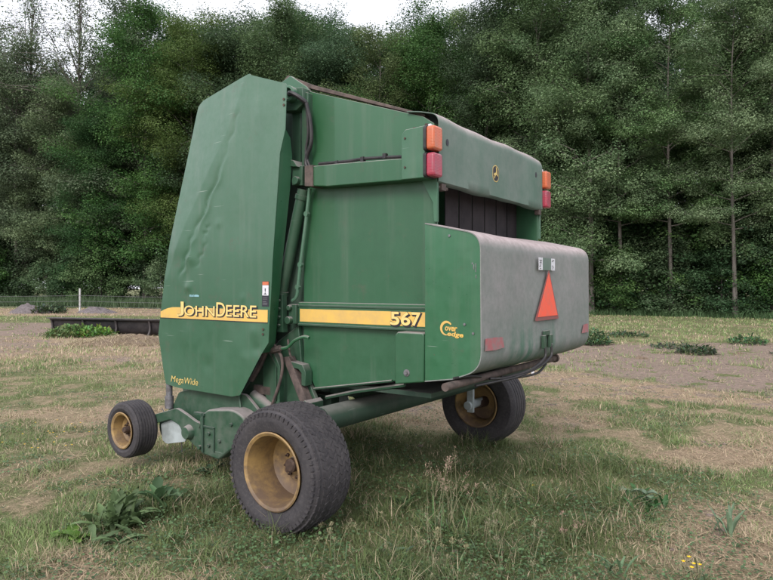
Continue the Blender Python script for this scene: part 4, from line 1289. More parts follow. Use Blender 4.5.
tag(mesh_np('soil_clods', V.reshape(-1, 3), F.reshape(-1, 3), 3, M['clod']), 'small clods and pebbles on the bare soil', 'soil clods', kind='stuff')

# ---------------- broad-leaved weeds
def leaf_shape(rng, base, az, el, ln, wd, col, nseg=6, droop=.8, wave=.0, fold=.25):
    """one ribbed leaf as a strip: two quads per segment"""
    V = []; F = []
    p = np.array(base, float); d_el = el
    side = np.array([-math.sin(az), math.cos(az), 0])
    for k in range(nseg + 1):
        t = k / nseg
        w = wd * (math.sin(PI * min(1, t * .93 + .07)) ** .75) * (1 + wave * math.sin(13 * t + az * 3)) * (1 if k < nseg else .05)
        up = np.array([-math.sin(d_el) * math.cos(az), -math.sin(d_el) * math.sin(az), math.cos(d_el)])
        V += [p - side * w * .5 + up * w * fold, p.copy(), p + side * w * .5 + up * w * fold]
        step = ln / nseg
        p = p + step * np.array([math.cos(d_el) * math.cos(az), math.cos(d_el) * math.sin(az), math.sin(d_el)])
        d_el -= droop / nseg * (.5 + t)
        if k:
            a = 3 * (k - 1); b = 3 * k
            F += [[a, a + 1, b + 1], [a, b + 1, b], [a + 1, a + 2, b + 2], [a + 1, b + 2, b + 1]]
    return np.array(V), np.array(F), np.tile(np.array(col), (len(V), 1))

def weed(name, x, y, n, ln, wd, col, label, cat='weed', group=None, el=(.3, 1.2), seed=0, droop=1.2, wave=.22, var=.4, spread=.03, zb=0.0):
    r = random.Random(seed); P = []
    for i in range(n):
        az = r.uniform(0, 2 * PI); e = r.uniform(*el); l = ln * r.uniform(.55, 1.1); k = r.uniform(1 - var, 1 + var)
        bx, by = r.gauss(0, spread), r.gauss(0, spread)
        c = [v * k for v in col]
        P.append(leaf_shape(None, (bx, by, zb), az, e, l, wd * r.uniform(.7, 1.15), c, droop=droop * r.uniform(.6, 1.4), wave=wave))
    V, F, C = merge(P)
    V[:, 2] = np.maximum(V[:, 2], .004)
    o = mesh_np(name, V, F, 3, M['weed'], None, C, smooth=True)
    o.location = (x, y, float(gh(x, y)) - .004)
    tag(o, label, cat, group); return o

weed('dock_plant', -1.70, 3.90, 46, .24, .050, (.105, .175, .075), 'big broad-leaved dock plant in the left foreground grass', 'weed', seed=1, el=(.4, 1.4), spread=.06)
weed('dock_plant', -1.86, 3.70, 10, .15, .075, (.135, .235, .035), 'bright yellow-green leafy weed beside the big dock at lower left', 'weed', seed=2, el=(.2, .9), spread=.04)
weed('dock_plant', -1.55, 4.22, 14, .26, .07, (.075, .135, .065), 'smaller dark dock plant just behind the big dock at left', 'weed', seed=3, spread=.05)
weed('dock_plant', -1.62, 3.62, 12, .22, .05, (.10, .16, .065), 'narrow-leaved dock in front of the big dock at left', 'weed', seed=31, spread=.05, el=(.1, .8))
weed('burdock_plant', 1.78, 4.40, 12, .15, .060, (.16, .23, .15), 'pale blue-grey leafed weed right of the tall seeding grass', 'weed', seed=4, el=(.5, 1.2), droop=1.8)
weed('burdock_plant', 1.72, 4.22, 30, .15, .030, (.060, .125, .050), 'dark bushy weed below the pale blue-grey leaves', 'weed', seed=5, el=(.4, 1.4), spread=.09)
weed('thistle_plant', 2.05, 3.75, 11, .22, .020, (.12, .19, .11), 'upright pale thistle with narrow leaves at lower right', 'weed', seed=6, el=(.8, 1.4), droop=.7)
weed('thistle_plant', 1.22, 3.25, 9, .16, .016, (.11, .18, .10), 'slender pale weed at the bottom edge left of the yellow flowers', 'weed', seed=7, el=(.7, 1.3), droop=.9)
weed('plantain_weed', .10, 4.25, 16, .13, .03, (.05, .105, .045), 'dark low plantain in the shade between the two big wheels', 'weed', seed=8, el=(.2, 1.0))
weed('plantain_weed', -1.05, 4.55, 18, .16, .055, (.055, .12, .055), 'dark green leafy weed in front of the pickup drive case', 'weed', seed=9, el=(.2, 1.0))
weed('plantain_weed', -1.40, 5.0, 16, .15, .05, (.06, .125, .065), 'dark leafy weed just right of the small gauge wheel', 'weed', seed=10, el=(.2, 1.0))
weed('plantain_weed', .02, 3.45, 14, .12, .035, (.10, .15, .11), 'greyish leafy weed close to the foot of the near wheel', 'weed', seed=12, el=(.2, 1.1))
# leafy clumps out on the worn field
def clump(name, x, y, n, r_, h, col, label, seed, leaf=.05):
    r = random.Random(seed); P = []
    for i in range(n):
        a = r.uniform(0, 2 * PI); d = r_ * math.sqrt(r.random()); zz = r.uniform(0, h) * (1 - (d / r_) ** 2 * .7)
        P.append(leaf_shape(None, (d * math.cos(a), d * math.sin(a), zz), r.uniform(0, 2 * PI), r.uniform(-.2, 1.2), leaf * r.uniform(1.2, 2.6), leaf * r.uniform(.5, .9), [v * r.uniform(.65, 1.4) for v in col], nseg=3))
    V, F, C = merge(P)
    o = mesh_np(name, V, F, 3, M['weed'], None, C, smooth=True); o.location = (x, y, float(gh(x, y)))
    tag(o, label, 'weed', 'weed clumps on the worn ground'); return o
clump('weed_clump', 5.4, 16.2, 420, .42, .40, (.055, .120, .045), 'upright dark weed clump right beside the far edge of the baler', 1, .07)
clump('weed_clump', 7.3, 18.8, 260, .60, .16, (.07, .125, .06), 'flat green weed patch, first clump right of the upright one', 2, .06)
clump('weed_clump', 7.1, 15.3, 200, .55, .12, (.075, .12, .065), 'wide low weed patch in the middle of the worn soil', 3, .05)
clump('weed_clump', 7.0, 14.0, 300, .42, .17, (.055, .105, .045), 'darkest low weed clump on the worn soil, nearest of them', 4, .06)
clump('weed_clump', 9.5, 16.3, 300, .48, .22, (.07, .14, .055), 'bushy green weed clump farther out on the worn soil', 5, .06)
clump('weed_clump', 9.0, 13.6, 260, .5, .16, (.065, .10, .06), 'greyish weed clump on the soil near the right edge of the picture', 6, .06)
clump('weed_clump', -9.55, 18.9, 900, .75, .34, (.125, .245, .055), 'bright green leafy weed growing in front of the black feed trough', 7, .08)
clump('weed_clump', -8.75, 18.7, 500, .55, .30, (.115, .225, .055), 'right-hand bright green weed beside the first one, by the trough', 8, .08)
clump('weed_clump', -19.3, 35.5, 260, .9, .5, (.07, .12, .06), 'green weed tuft between the two far rubble heaps', 9, .16)

# ---------------- tall seeding grass
def seed_grass(x, y, n, h, label, seed, pink=True, spread=.10):
    root = empty('seeding_grass', (x, y, float(gh(x, y))))
    tag(root, label, 'grass tuft', 'tall seeding grass tufts')
    r = random.Random(seed); st = bmesh.new(); P = []; hd = []
    for i in range(n):
        bx, by = r.gauss(0, spread), r.gauss(0, spread); hh = h * r.uniform(.55, 1.05); a = r.uniform(0, 2 * PI); ln = hh * r.uniform(.08, .4)
        pts = [(bx + math.cos(a) * ln * t * t, by + math.sin(a) * ln * t * t, hh * t) for t in (0, .3, .6, .85, 1)]
        a_tube(st, pts, [.0019, .0017, .0014, .0011, .0008], 3, cap=False)
        top = Vector(pts[-1]); dr = (Vector(pts[-1]) - Vector(pts[-2])).normalized(); L0 = hh * r.uniform(.2, .32)
        for k in range(r.randint(22, 40)):
            t = r.random(); q = top - dr * L0 * t; az = r.uniform(0, 2 * PI); rr = .036 * (t * .8 + .15) * r.uniform(.2, 1)
            col = (.34, .225, .185) if pink else (.27, .24, .15)
            f = r.uniform(.7, 1.25)
            P.append(leaf_shape(None, (q.x + math.cos(az) * rr, q.y + math.sin(az) * rr, q.z + rr * .4), az, r.uniform(.3, 1.3), r.uniform(.008, .018), .0034, [v * f for v in col], nseg=2))
            if k % 3 == 0: hd.append((q, Vector((q.x + math.cos(az) * rr, q.y + math.sin(az) * rr, q.z + rr * .4))))
    for a, b in hd: a_tube(st, [a, b], .0005, 3, cap=False)
    for i in range(n * 3):
        az = r.uniform(0, 2 * PI); P.append(leaf_shape(None, (r.gauss(0, spread), r.gauss(0, spread), 0), az, r.uniform(.7, 1.45), h * r.uniform(.25, .55), .006, [v * r.uniform(.7, 1.2) for v in (.11, .15, .07)], nseg=5, droop=1.3, wave=0))
    finish('stems', st, M['stem'], root)
    V, F, C = merge(P); mesh_np('seed_heads', V, F, 3, M['straw'], root, C)
M['stem'] = plain('grass_stem', (.26, .24, .15), .8, (.17, .18, .09), 30)
seed_grass(.36, 3.75, 15, .52, 'tallest tuft of pinkish seeding grass in the middle foreground', 1, spread=.06)
seed_grass(.50, 3.45, 9, .30, 'pale seeding grass tuft right in front of the tallest one', 2, False, .13)
seed_grass(.20, 3.35, 8, .24, 'low pale seeding grass tuft left of the tallest one', 3, False, .10)
seed_grass(.72, 3.75, 6, .30, 'thin seeding grass tuft right of the tallest one', 4, False, .12)
seed_grass(-.16, 3.40, 5, .30, 'thin seeding grass tuft at the foot of the near wheel', 5, False, .09)
seed_grass(-.36, 3.33, 4, .20, 'short seeding grass tuft under the front of the near wheel', 15, False, .09)
seed_grass(1.02, 3.6, 4, .26, 'leaning reddish seeding grass tuft between the tallest one and the pale weed', 6, True, .08)
seed_grass(1.55, 3.20, 5, .36, 'single arching grass tuft over the yellow flowers', 7, False, .06)
seed_grass(.35, 3.02, 12, .15, 'dense short seeding grass at the bottom edge of the picture', 8, False, .18)
# yellow flowers
M['petal'] = plain('yellow_petal', (.80, .52, .01), .5, (.70, .40, .01), 40)
def flower(x, y, h, label, group, r=.014):
    root = empty('yellow_flower', (x, y, float(gh(x, y))))
    tag(root, label, 'flower', group)
    bm = bmesh.new(); a_tube(bm, [(0, 0, 0), (.006, .004, h * .6), (.0, .008, h)], .0015, 4); finish('stem', bm, M['stem'], root)
    bm = bmesh.new()
    for k in range(6):
        a = 2 * PI * k / 6; c, s = math.cos(a), math.sin(a); b = bm.verts.new((0, .008, h))
        q = [bm.verts.new((c * r * u - s * r * w, .008 + s * r * u + c * r * w, h + r * zz)) for u, w, zz in ((.5, -.35, .3), (1.0, 0, .5), (.5, .35, .3))]
        bm.faces.new([b] + q)
    finish('petals', bm, M['petal'], root, smooth=False)
for i, (x, y, h, lab) in enumerate(((1.585, 3.24, .09, 'uppermost yellow flower of the bunch at the bottom right edge'), (1.62, 3.20, .07, 'rightmost yellow flower of the bunch at the bottom right edge'), (1.575, 3.19, .06, 'lowest yellow flower of the bunch at the bottom right edge'), (1.60, 3.22, .065, 'middle yellow flower of the bunch at the bottom right edge'), (1.545, 3.22, .075, 'leftmost yellow flower of the bunch at the bottom right edge'), (1.05, 4.45, .07, 'lone yellow flower right of the tallest seeding grass'))):
    flower(x, y, h, lab, 'yellow flowers in the grass', .013)
rf = random.Random(4)
for i in range(26):
    flower(-3.35 + rf.gauss(0, .32), 5.9 + rf.gauss(0, .45), rf.uniform(.07, .11), 'one of many tiny yellow flowers scattered left of the small wheel', 'tiny yellow flowers left of the small wheel', .010)

# ---------------- trough, stake, heaps, fence
T = empty('feed_trough', (-10.75, 19.85, 0), math.atan2(-1.25 * 1.0, 3.9) * .9)
tag(T, 'long black feed trough on curved ribs behind the green weeds', 'trough')
M['trough'] = plain('black_trough_plastic', (.022, .020, .024), .5, (.045, .04, .042), 7)
M['trough_rib'] = plain('dusty_grey_rib', (.085, .075, .078), .7, (.045, .04, .04), 9)
TL = 6.4
sec = [(0.10, .06), (.02, .16), (-.01, .28), (.02, .40), (.06, .47), (.45, .48)]
bm = bmesh.new()
pr = [(a, b) for a, b in [(-.05, .50), (.03, .49), (.10, .45), (.12, .30), (.16, .16), (.26, .07), (.45, .045), (.62, .07), (.72, .2), (.76, .46), (.80, .46), (.76, .16), (.66, .03), (.45, .0), (.24, .025), (.12, .13), (.08, .28), (.05, .43), (-.05, .465)]]
a_sheet(bm, pr, .0, TL, axis='X'); 
for v in bm.verts: pass
finish('trough_shell', bm, M['trough'], T, .006)
bm = bmesh.new(); a_box(bm, -.10, TL + .05, -.09, .16, .497, .525); finish('rim_board', bm, M['trough_rib'], T, .006)
for i in range(6):
    bm = bmesh.new(); x = .02 + i * 1.22
    a_tube(bm, smooth_path([(x, -.02, .49), (x, .035, .34), (x, .04, .20), (x, -.01, .08), (x, -.10, -.01)]), .030, 8)
    finish('rib', bm, M['trough_rib'], T)
# straw heap in front
def heap(name, x, y, rx, ry, h, mat, label, cat, seed, rough=.3, res=40):
    u = np.linspace(-1.15, 1.15, res); U, W = np.meshgrid(u, u, indexing='ij')
    d = np.sqrt(U ** 2 + W ** 2); nse = fbm(U * 3 + seed, W * 3, seed, 4) - .5
    Z = h * np.clip(1 - d ** 2.2, -.2, 1) * (1 + nse * 1.6) + nse * h * rough
    V = np.stack([U * rx, W * ry, Z - .02], -1).reshape(-1, 3); idx = np.arange(res * res).reshape(res, res)
    F = np.stack([idx[:-1, :-1], idx[1:, :-1], idx[1:, 1:], idx[:-1, 1:]], -1).reshape(-1, 4)
    o = mesh_np(name, V, F, 4, mat, None, smooth=True); o.location = (x, y, float(gh(x, y))); tag(o, label, cat); return o
def heap_mat(name, a, b, c):
    m, nt, N, L, bs = new_mat(name); tc = N.new('ShaderNodeTexCoord'); co = tc.outputs['Object']
    n1 = noise(N, L, co, 7, 6, .7); n2 = noise(N, L, co, 36, 5, .75, (1, 1, 1.8))
    L.new(mix(N, L, ramp(N, L, n2, .5, .68), mix(N, L, ramp(N, L, n1, .35, .65), a, b), c), bs.inputs['Base Color']); bs.inputs['Roughness'].default_value = .95
    bp = N.new('ShaderNodeBump'); bp.inputs['Strength'].default_value = 1; bp.inputs['Distance'].default_value = .06; L.new(math_(N, L, 'ADD', n1, n2), bp.inputs['Height']); L.new(bp.outputs[0], bs.inputs['Normal']); return m
M['hay'] = heap_mat('old_hay', (.33, .245, .17), (.22, .16, .11), (.10, .075, .052))
M['rubble'] = heap_mat('grey_rubble', (.24, .21, .215), (.15, .125, .125), (.07, .06, .06))
def hay_heap(x, y, rx, ry, h, label, seed):
    o = heap('hay_heap', x, y, rx, ry, h, M['hay'], label, 'hay heap', seed)
    n = 2600; a = rng.uniform(0, 2 * PI, n); d = np.sqrt(rng.uniform(0, 1, n)) * 1.05
    X, Y = np.cos(a) * d * rx, np.sin(a) * d * ry; Zz = h * np.clip(1 - d ** 1.6, 0, 1) * .95
    col = straw_cols(n)
    v, f, c = blades(rng, X, Y, rng.uniform(.08, .22, n), np.full(n, .012), rng.uniform(.8, 1.5, n), col, z0=Zz)
    q = mesh_np('loose_hay', v, f, 3, M['straw'], o, c); q['kind'] = 'stuff'
hay_heap(-6.9, 16.3, 1.5, .8, .20, 'low heap of old hay in front of the black trough', 3)
hay_heap(-5.4, 16.9, 1.2, .6, .13, 'flatter hay heap between the trough and the baler', 5)
heap('rubble_heap', -20.4, 35.6, 1.3, .8, .42, M['rubble'], 'grey rubble heap at the far left edge of the paddock', 'heap', 7, .25)
heap('rubble_heap', -16.9, 36.2, 1.2, .8, .28, M['rubble'], 'lower grey rubble heap just left of the white fence post', 'heap', 9, .25)
bm = bmesh.new(); a_sheet(bm, rounded([(-.022, 0), (.022, 0), (.022, .19), (-.022, .19)], .008, 3), -.006, .006)
sk = finish('marker_stake', bm, M['decal_white'], None); sk.location = (2.46, 10.45, 0); sk.rotation_euler = (0, rad(4), 0)
tag(sk, 'small white stake stuck in the ground seen just under the baler tail', 'stake')
bm = bmesh.new(); a_box(bm, -.05, .05, -.03, .03, 0, .015); pb = finish('white_scrap', bm, M['decal_white'], None, .004); pb.location = (-.97, 4.62, .03); pb.rotation_euler = (.5, .3, .6)
tag(pb, 'small white scrap lying in the grass before the near wheel', 'scrap')
clod = heap('hay_wad', 5.35, 13.0, .16, .10, .07, M['hay'], 'small pale wad of hay on the soil right of the baler', 'hay wad', 11)
heap('hay_wad', 7.9, 13.9, .14, .10, .06, M['hay'], 'small tan hay wad among the weed clumps on the right', 'hay wad', 13)

FN = empty('wire_fence', (-18.4, 37.2, 0)); tag(FN, 'low wire fence with white posts in front of the far left trees', 'fence')
posts = [(-30.2, 39.8), (-18.4, 37.2), (-6.7, 34.6), (4.9, 31.9)]
M['post'] = plain('weathered_white_post', (.52, .52, .52), .7, (.35, .34, .33), 6)
for px, py in posts:
    bm = bmesh.new(); a_tube(bm, [(px + 18.4, py - 37.2, 0), (px + 18.4, py - 37.2, 1.42)], .055, 8); finish('post', bm, M['post'], FN)
for zz in (.66, 1.0, .35):
    bm = bmesh.new()
    pts = []
    for (a, b), (c, d) in zip(posts, posts[1:]):
        for k in range(12 + (c > 0)):
            t = k / 12; pts.append((lerp(a, c, t) + 18.4, lerp(b, d, t) - 37.2 - .05, zz - .12 * math.sin(PI * t) * .7))
    a_tube(bm, pts, .009, 4, cap=False)
    finish('wire', bm, M['steel'], FN)
# ================================================================== WOOD EDGE
def limb_path(r, p0, az, el, ln, n=5, curl=.25):
    pts = [np.array(p0, float)]; a, e = az, el
    for k in range(n):
        a += r.gauss(0, curl * .6); e += r.gauss(.03, curl * .5)
        pts.append(pts[-1] + ln / n * np.array([math.cos(e) * math.cos(a), math.cos(e) * math.sin(a), math.sin(e)]))
    return pts

def make_tree(name, H, zb, R, leaf, nleaf, pal, barkm, seed, shape='oval', gap=.0, trunk_r=None, nl=34, clump_r=.75, lean=.02, up=.25, inner=.25):
    """trunk with limbs (one mesh) and a crown of separate leaves gathered in uneven sprays"""
    r = random.Random(seed); g = np.random.default_rng(seed)
    tr = trunk_r or H * .009
    root = bpy.data.objects.new(name, None)
    bm = bmesh.new()
    ax = [(0, 0, -.2)]; x = y = 0
    nst = 9
    for k in range(1, nst + 1):
        x += r.gauss(0, lean * H / nst); y += r.gauss(0, lean * H / nst); ax.append((x, y, H * .96 * k / nst))
    a_tube(bm, ax, [tr * (1 - .93 * (k / nst) ** 1.1) + (tr * .35 if k == 0 else 0) for k in range(nst + 1)], 9)
    def axis_at(z):
        t = min(.999, max(0, z / (H * .96))) * nst; i = int(t); f = t - i
        return np.array(ax[i]) * (1 - f) + np.array(ax[i + 1]) * f
    C = []
    for i in range(nl):
        t = (i + r.random()) / nl
        z = zb + (H - zb) * t ** 1.05 * .95
        if shape == 'oval': env = math.sin(PI * (.20 + .70 * t)) ** .55
        elif shape == 'cone': env = 1 - .82 * t
        elif shape == 'bush': env = math.sqrt(max(.05, 1 - (t * .95) ** 2))
        else: env = (.55 + .45 * math.sin(PI * t)) * (1 if t < .85 else .6)
        ln = R * env * r.uniform(.6, 1.2); az = i * 2.4 + r.uniform(-.5, .5); el = r.uniform(-.05, .45) + (up + .35) * t
        p0 = axis_at(z - ln * .2 * math.sin(el)); pts = limb_path(r, p0, az, el, ln)
        rr = tr * (.32 - .2 * t) * (.5 + .5 * env)
        a_tube(bm, pts, [rr * (1 - .85 * k / 5) for k in range(6)], 5, cap=False)
        m = max(3, int(ln / (clump_r * .85)) + 1)
        for k in range(m):
            q = (k + 1) / m; f = inner + (1 - inner) * q; j = f * 5; a = int(min(4, j)); pp = pts[a] * (1 - (j - a)) + pts[a + 1] * (j - a)
            if r.random() >= gap: C.append((pp + np.array([r.gauss(0, .35), r.gauss(0, .35), r.gauss(.1, .25)]) * clump_r, clump_r * r.uniform(.65, 1.25), ln))
            if ln > 1.4 and r.random() < .75:   # side spray
                sa = az + r.choice((-1, 1)) * r.uniform(.6, 1.3); sl = ln * r.uniform(.25, .5)
                sp = pp + sl * np.array([math.cos(sa), math.sin(sa), r.uniform(-.1, .3)])
                a_tube(bm, [pp, (pp + sp) / 2 + np.array([0, 0, .05]), sp], [rr * .4, rr * .3, rr * .1], 4, cap=False)
                
                if r.random() >= gap: C.append((sp, clump_r * r.uniform(.55, 1.0), sl)); C.append(((pp + sp) / 2, clump_r * r.uniform(.5, .9), sl))
    C.append((axis_at(H * .97), clump_r * .8, 1)); C.append((axis_at(H * .92), clump_r, 1))
    wood = finish('trunk', bm, barkm, None)
    COL.objects.unlink(wood); wood.parent = root
    per = max(20, nleaf // max(1, len(C)))
    P, Nn, S, T = [], [], [], []
    for c, rr, ln in C:
        n = int(per * (rr / clump_r) ** 2)
        d = g.normal(size=(n, 3)); d /= np.linalg.norm(d, axis=1)[:, None] + 1e-9
        rad_ = g.uniform(.15, 1, n) ** .45
        q = d * rad_[:, None] * rr * np.array([1.08, 1.08, .72])
        q[:, 2] -= .18 * (q[:, 0] ** 2 + q[:, 1] ** 2) / rr          # sprays droop at the rim
        P.append(c + q)
        nn = d * .7 + np.array([0, 0, .9]) + g.normal(0, .32, (n, 3)); Nn.append(nn)
        S.append(leaf * g.uniform(.6, 1.3, n)); T.append(np.full(n, g.uniform(0, 1)) * .85 + g.uniform(0, .15, n))
    P = np.concatenate(P); Nn = np.concatenate(Nn); S = np.concatenate(S); T = np.concatenate(T)
    keep = P[:, 2] > .03; P, Nn, S, T = P[keep], Nn[keep], S[keep], T[keep]
    Nn /= np.linalg.norm(Nn, axis=1)[:, None]
    a = g.normal(size=P.shape); a -= Nn * (a * Nn).sum(1)[:, None]; a /= np.linalg.norm(a, axis=1)[:, None]; b = np.cross(Nn, a)
    V = np.stack([P - a * S[:, None] * .5, P + b * S[:, None] * .32 - Nn * S[:, None] * .1, P + a * S[:, None] * .5, P - b * S[:, None] * .32 - Nn * S[:, None] * .1], 1)
    n = len(P); F = (np.arange(n) * 4)[:, None] + np.arange(4)[None]
    c1, c2, c3 = (np.array(v) for v in pal)
    col = c1 * (1 - T[:, None]) + c2 * T[:, None]
    k = g.uniform(0, 1, (n, 1)); col = np.where(k < .06, c3, col) * g.uniform(.88, 1.12, (n, 1))
    cr = mesh_np('crown', V.reshape(-1, 3), F, 4, M['leaf'], False, np.repeat(col[:, None], 4, 1).reshape(-1, 3))
    cr.parent = root
    return root, wood, cr

def plant(proto, name, x, y, s, rz, label, group, cat='tree', sz=1.0):
    root, wood, cr = proto
    r = empty(name, (x, y, 0), rz); r.scale = (s, s, s * sz)
    for ch in (wood, cr):
        c = ch.copy(); link(c, r)
    tag(r, label, cat, group); return r

GREY = ((.085, .135, .070), (.160, .220, .115), (.200, .255, .155))
DARK = ((.036, .082, .034), (.082, .150, .062), (.105, .175, .08))
MID = ((.050, .110, .038), (.118, .200, .070), (.150, .225, .095))
LIGHT = ((.085, .150, .066), (.190, .270, .130), (.240, .310, .180))
YEL = ((.070, .130, .036), (.150, .225, .070), (.185, .255, .095))
K = {}
K['grey'] = make_tree('tree', 20, 2.0, 4.8, .135, 140000, GREY, M['bark'], 11, nl=38, clump_r=1.15)
K['dark'] = make_tree('tree', 22, 1.5, 4.6, .135, 150000, DARK, M['bark'], 12, nl=42, clump_r=1.15)
K['mid'] = make_tree('tree', 21, 2.5, 4.9, .13, 150000, MID, M['bark'], 13, nl=38, clump_r=1.1)
K['yel'] = make_tree('tree', 21, 4.0, 4.4, .125, 110000, YEL, M['bark'], 14, nl=36, clump_r=1.0, gap=.08)
K['light'] = make_tree('tree', 18, 2.2, 3.9, .105, 170000, LIGHT, M['bark_pale'], 15, nl=42, clump_r=.85, gap=.08)
K['tall'] = make_tree('tree', 20, 5.0, 3.3, .105, 110000, LIGHT, M['bark'], 16, nl=40, clump_r=.74, gap=.15, trunk_r=.125, inner=.42)
K['near_dark'] = make_tree('tree', 19, 2.0, 4.3, .105, 170000, DARK, M['bark'], 17, nl=42, clump_r=.95)
K['thin'] = make_tree('tree', 21, 8.0, 2.8, .11, 55000, MID, M['bark'], 18, nl=32, clump_r=.7, gap=.25, trunk_r=.18)
K['bare'] = make_tree('tree', 23, 9.0, 4.6, .14, 1100, GREY, M['bark'], 19, nl=90, clump_r=.6, gap=.72, trunk_r=.24, up=.9)
K['bush'] = make_tree('bush', 3.6, .2, 2.0, .12, 15000, MID, M['bark'], 20, nl=26, clump_r=.5, shape='bush', trunk_r=.05)
K['bush2'] = make_tree('bush', 4.8, .2, 2.1, .13, 18000, DARK, M['bark'], 21, nl=28, clump_r=.55, shape='bush', trunk_r=.06)
K['bush3'] = make_tree('bush', 3.0, .1, 1.8, .10, 14000, LIGHT, M['bark'], 22, nl=24, clump_r=.42, shape='bush', trunk_r=.04)

def edge_pt(t, back=0.0):
    """the wood edge, from far left (t=0) to near right (t=1)"""
    P = [(-62, 66), (-38, 59), (-12, 49), (5, 40.5), (15, 35), (24, 28), (34, 20)]
    s = t * (len(P) - 1); i = min(len(P) - 2, int(s)); f = s - i
    x = lerp(P[i][0], P[i + 1][0], f); y = lerp(P[i][1], P[i + 1][1], f)
    dx, dy = P[i + 1][0] - P[i][0], P[i + 1][1] - P[i][1]; l = math.hypot(dx, dy)
    return x - dy / l * back * -1 * -1, y + dx / l * back

words = {'grey': 'grey-green leafy', 'dark': 'dense dark green', 'mid': 'mid green leafy', 'yel': 'olive yellow-green', 'light': 'pale light-leaved', 'tall': 'tall thin-trunked', 'near_dark': 'dark green bushy', 'thin': 'slender high-crowned', 'bare': 'half-bare dead-topped'}
ordw = ['leftmost', 'second', 'third', 'fourth', 'fifth', 'sixth', 'seventh', 'eighth', 'ninth', 'tenth', 'eleventh', 'twelfth', 'thirteenth', 'fourteenth', 'fifteenth', 'sixteenth', 'seventeenth', 'eighteenth', 'nineteenth', 'twentieth', 'twenty-first', 'twenty-second', 'twenty-third', 'twenty-fourth']
def ordinal(i): return ordw[i] if i == 0 else ordw[i] + ' from left'
rt = random.Random(77)
# pixel-free list: (kind, world x, world y, scale)
front = [('mid', -47.0, 62.5, 1.36), ('grey', -40.5, 61.0, 1.33), ('grey', -34.6, 58.0, 1.20), ('grey', -29.6, 57.2, 0.97), ('dark', -25.2, 54.0, 0.78), ('mid', -20.8, 53.5, 1.21), ('yel', -15.8, 50.6, 1.07),
         ('dark', -12.2, 50.8, 1.05), ('mid', -8.0, 47.0, 1.06), ('dark', -4.2, 45.2, 0.92), ('yel', -.4, 44.8, 0.93), ('mid', 3.0, 42.6, 0.97), ('near_dark', 6.2, 39.2, 1.04), ('light', 8.7, 36.8, 1.14), ('light', 11.4, 34.6, 1.07),
         ('tall', 15.0, 32.6, 0.89), ('tall', 12.9, 34.0, 0.93), ('light', 19.6, 31.4, 0.97), ('tall', 17.0, 30.2, 0.84), ('near_dark', 22.0, 29.2, 0.89), ('mid', 26.0, 26.8, 0.75), ('dark', 30.5, 23.5, 0.64)]
for i, (k, x, y, s) in enumerate(front):
    plant(K[k], 'tree', x, y, s, rt.uniform(0, 6.28), f'{words[k]} tree, {ordinal(i)} in the front row of the wood', 'trees along the front of the wood', sz=rt.uniform(.96, 1.04))
second = [('grey', -50, 68, 1.50), ('mid', -43.5, 66, 1.30), ('bare', -34.6, 60.0, 1.29), ('bare', -29.4, 58.6, 1.26), ('dark', -27.5, 60.0, 0.84), ('grey', -22.6, 58, 1.35), ('mid', -17.5, 56, 1.20), ('dark', -13.5, 55.5, 1.18), ('yel', -9.2, 53, 1.21),
          ('dark', -5.2, 51, 1.06), ('mid', -1.6, 50.2, 0.96), ('dark', 2.6, 48, 1.01), ('yel', 6.6, 46, 1.04), ('dark', 10.0, 42.6, 1.06), ('thin', 12.6, 38.6, 0.99), ('near_dark', 15.2, 38.4, 1.11), ('thin', 18.2, 35.6, 0.93), ('near_dark', 20.8, 35.2, 1.02), ('thin', 23.2, 32.8, 0.88), ('dark', 27.0, 31.5, 0.82), ('mid', 33, 27.5, 0.77)]
for i, (k, x, y, s) in enumerate(second):
    plant(K[k], 'tree', x, y, s, rt.uniform(0, 6.28), f'{words[k]} tree, {ordinal(i)} in the second row of the wood', 'trees in the second row of the wood', sz=rt.uniform(.96, 1.04))
# shrubs closing the foot of the wood
nb = 44
ordw += ['twenty-%s' % q for q in ('fifth', 'sixth', 'seventh', 'eighth', 'ninth')] + ['thirtieth'] + ['thirty-%s' % q for q in ('first', 'second', 'third', 'fourth', 'fifth', 'sixth', 'seventh', 'eighth', 'ninth')] + ['fortieth'] + ['forty-%s' % q for q in ('first', 'second', 'third', 'fourth')]
for i in range(nb):
    t = (i + .5) / nb
    x, y = edge_pt(.10 + t * .84, -1.6 + rt.uniform(-.6, .6) + (2.6 if i % 2 else 0))
    k = ('bush', 'bush2', 'bush3', 'bush2')[i % 4] if i < 28 else ('bush2', 'bush', 'bush2')[i % 3]
    w = {'bush': 'mid green rounded', 'bush2': 'taller dark green', 'bush3': 'low pale green'}[k]
    plant(K[k], 'shrub', x, y, rt.uniform(.9, 1.3) * (1.2 if i < 22 else 1) * (1.25 if i % 2 else 1), rt.uniform(0, 6.28), f'{w} shrub, {ordinal(i)} along the foot of the wood', 'shrubs along the foot of the wood', 'shrub')
# the deep wood behind reads as one mass
V_, F_, C_ = [], [], []; o_ = 0
SKY = [(-3000, 10), (-300, 10), (-60, 20), (0, 44), (35, 44), (60, 60), (78, 96), (100, 112), (112, 80), (120, 26), (134, 10), (160, 6), (180, 20), (228, 22), (250, 4), (308, 4), (328, 30), (346, 56), (368, 46), (388, 24), (410, 8), (440, 12), (462, 24), (482, 0), (520, -30), (1500, -60), (5000, -60)]
def skyline(q):
    """how high the wood rises along its length"""
    for (a, b), (c, d) in zip(SKY, SKY[1:]):
        if q <= c: return b + (d - b) * (q - a) / (c - a)
    return -60

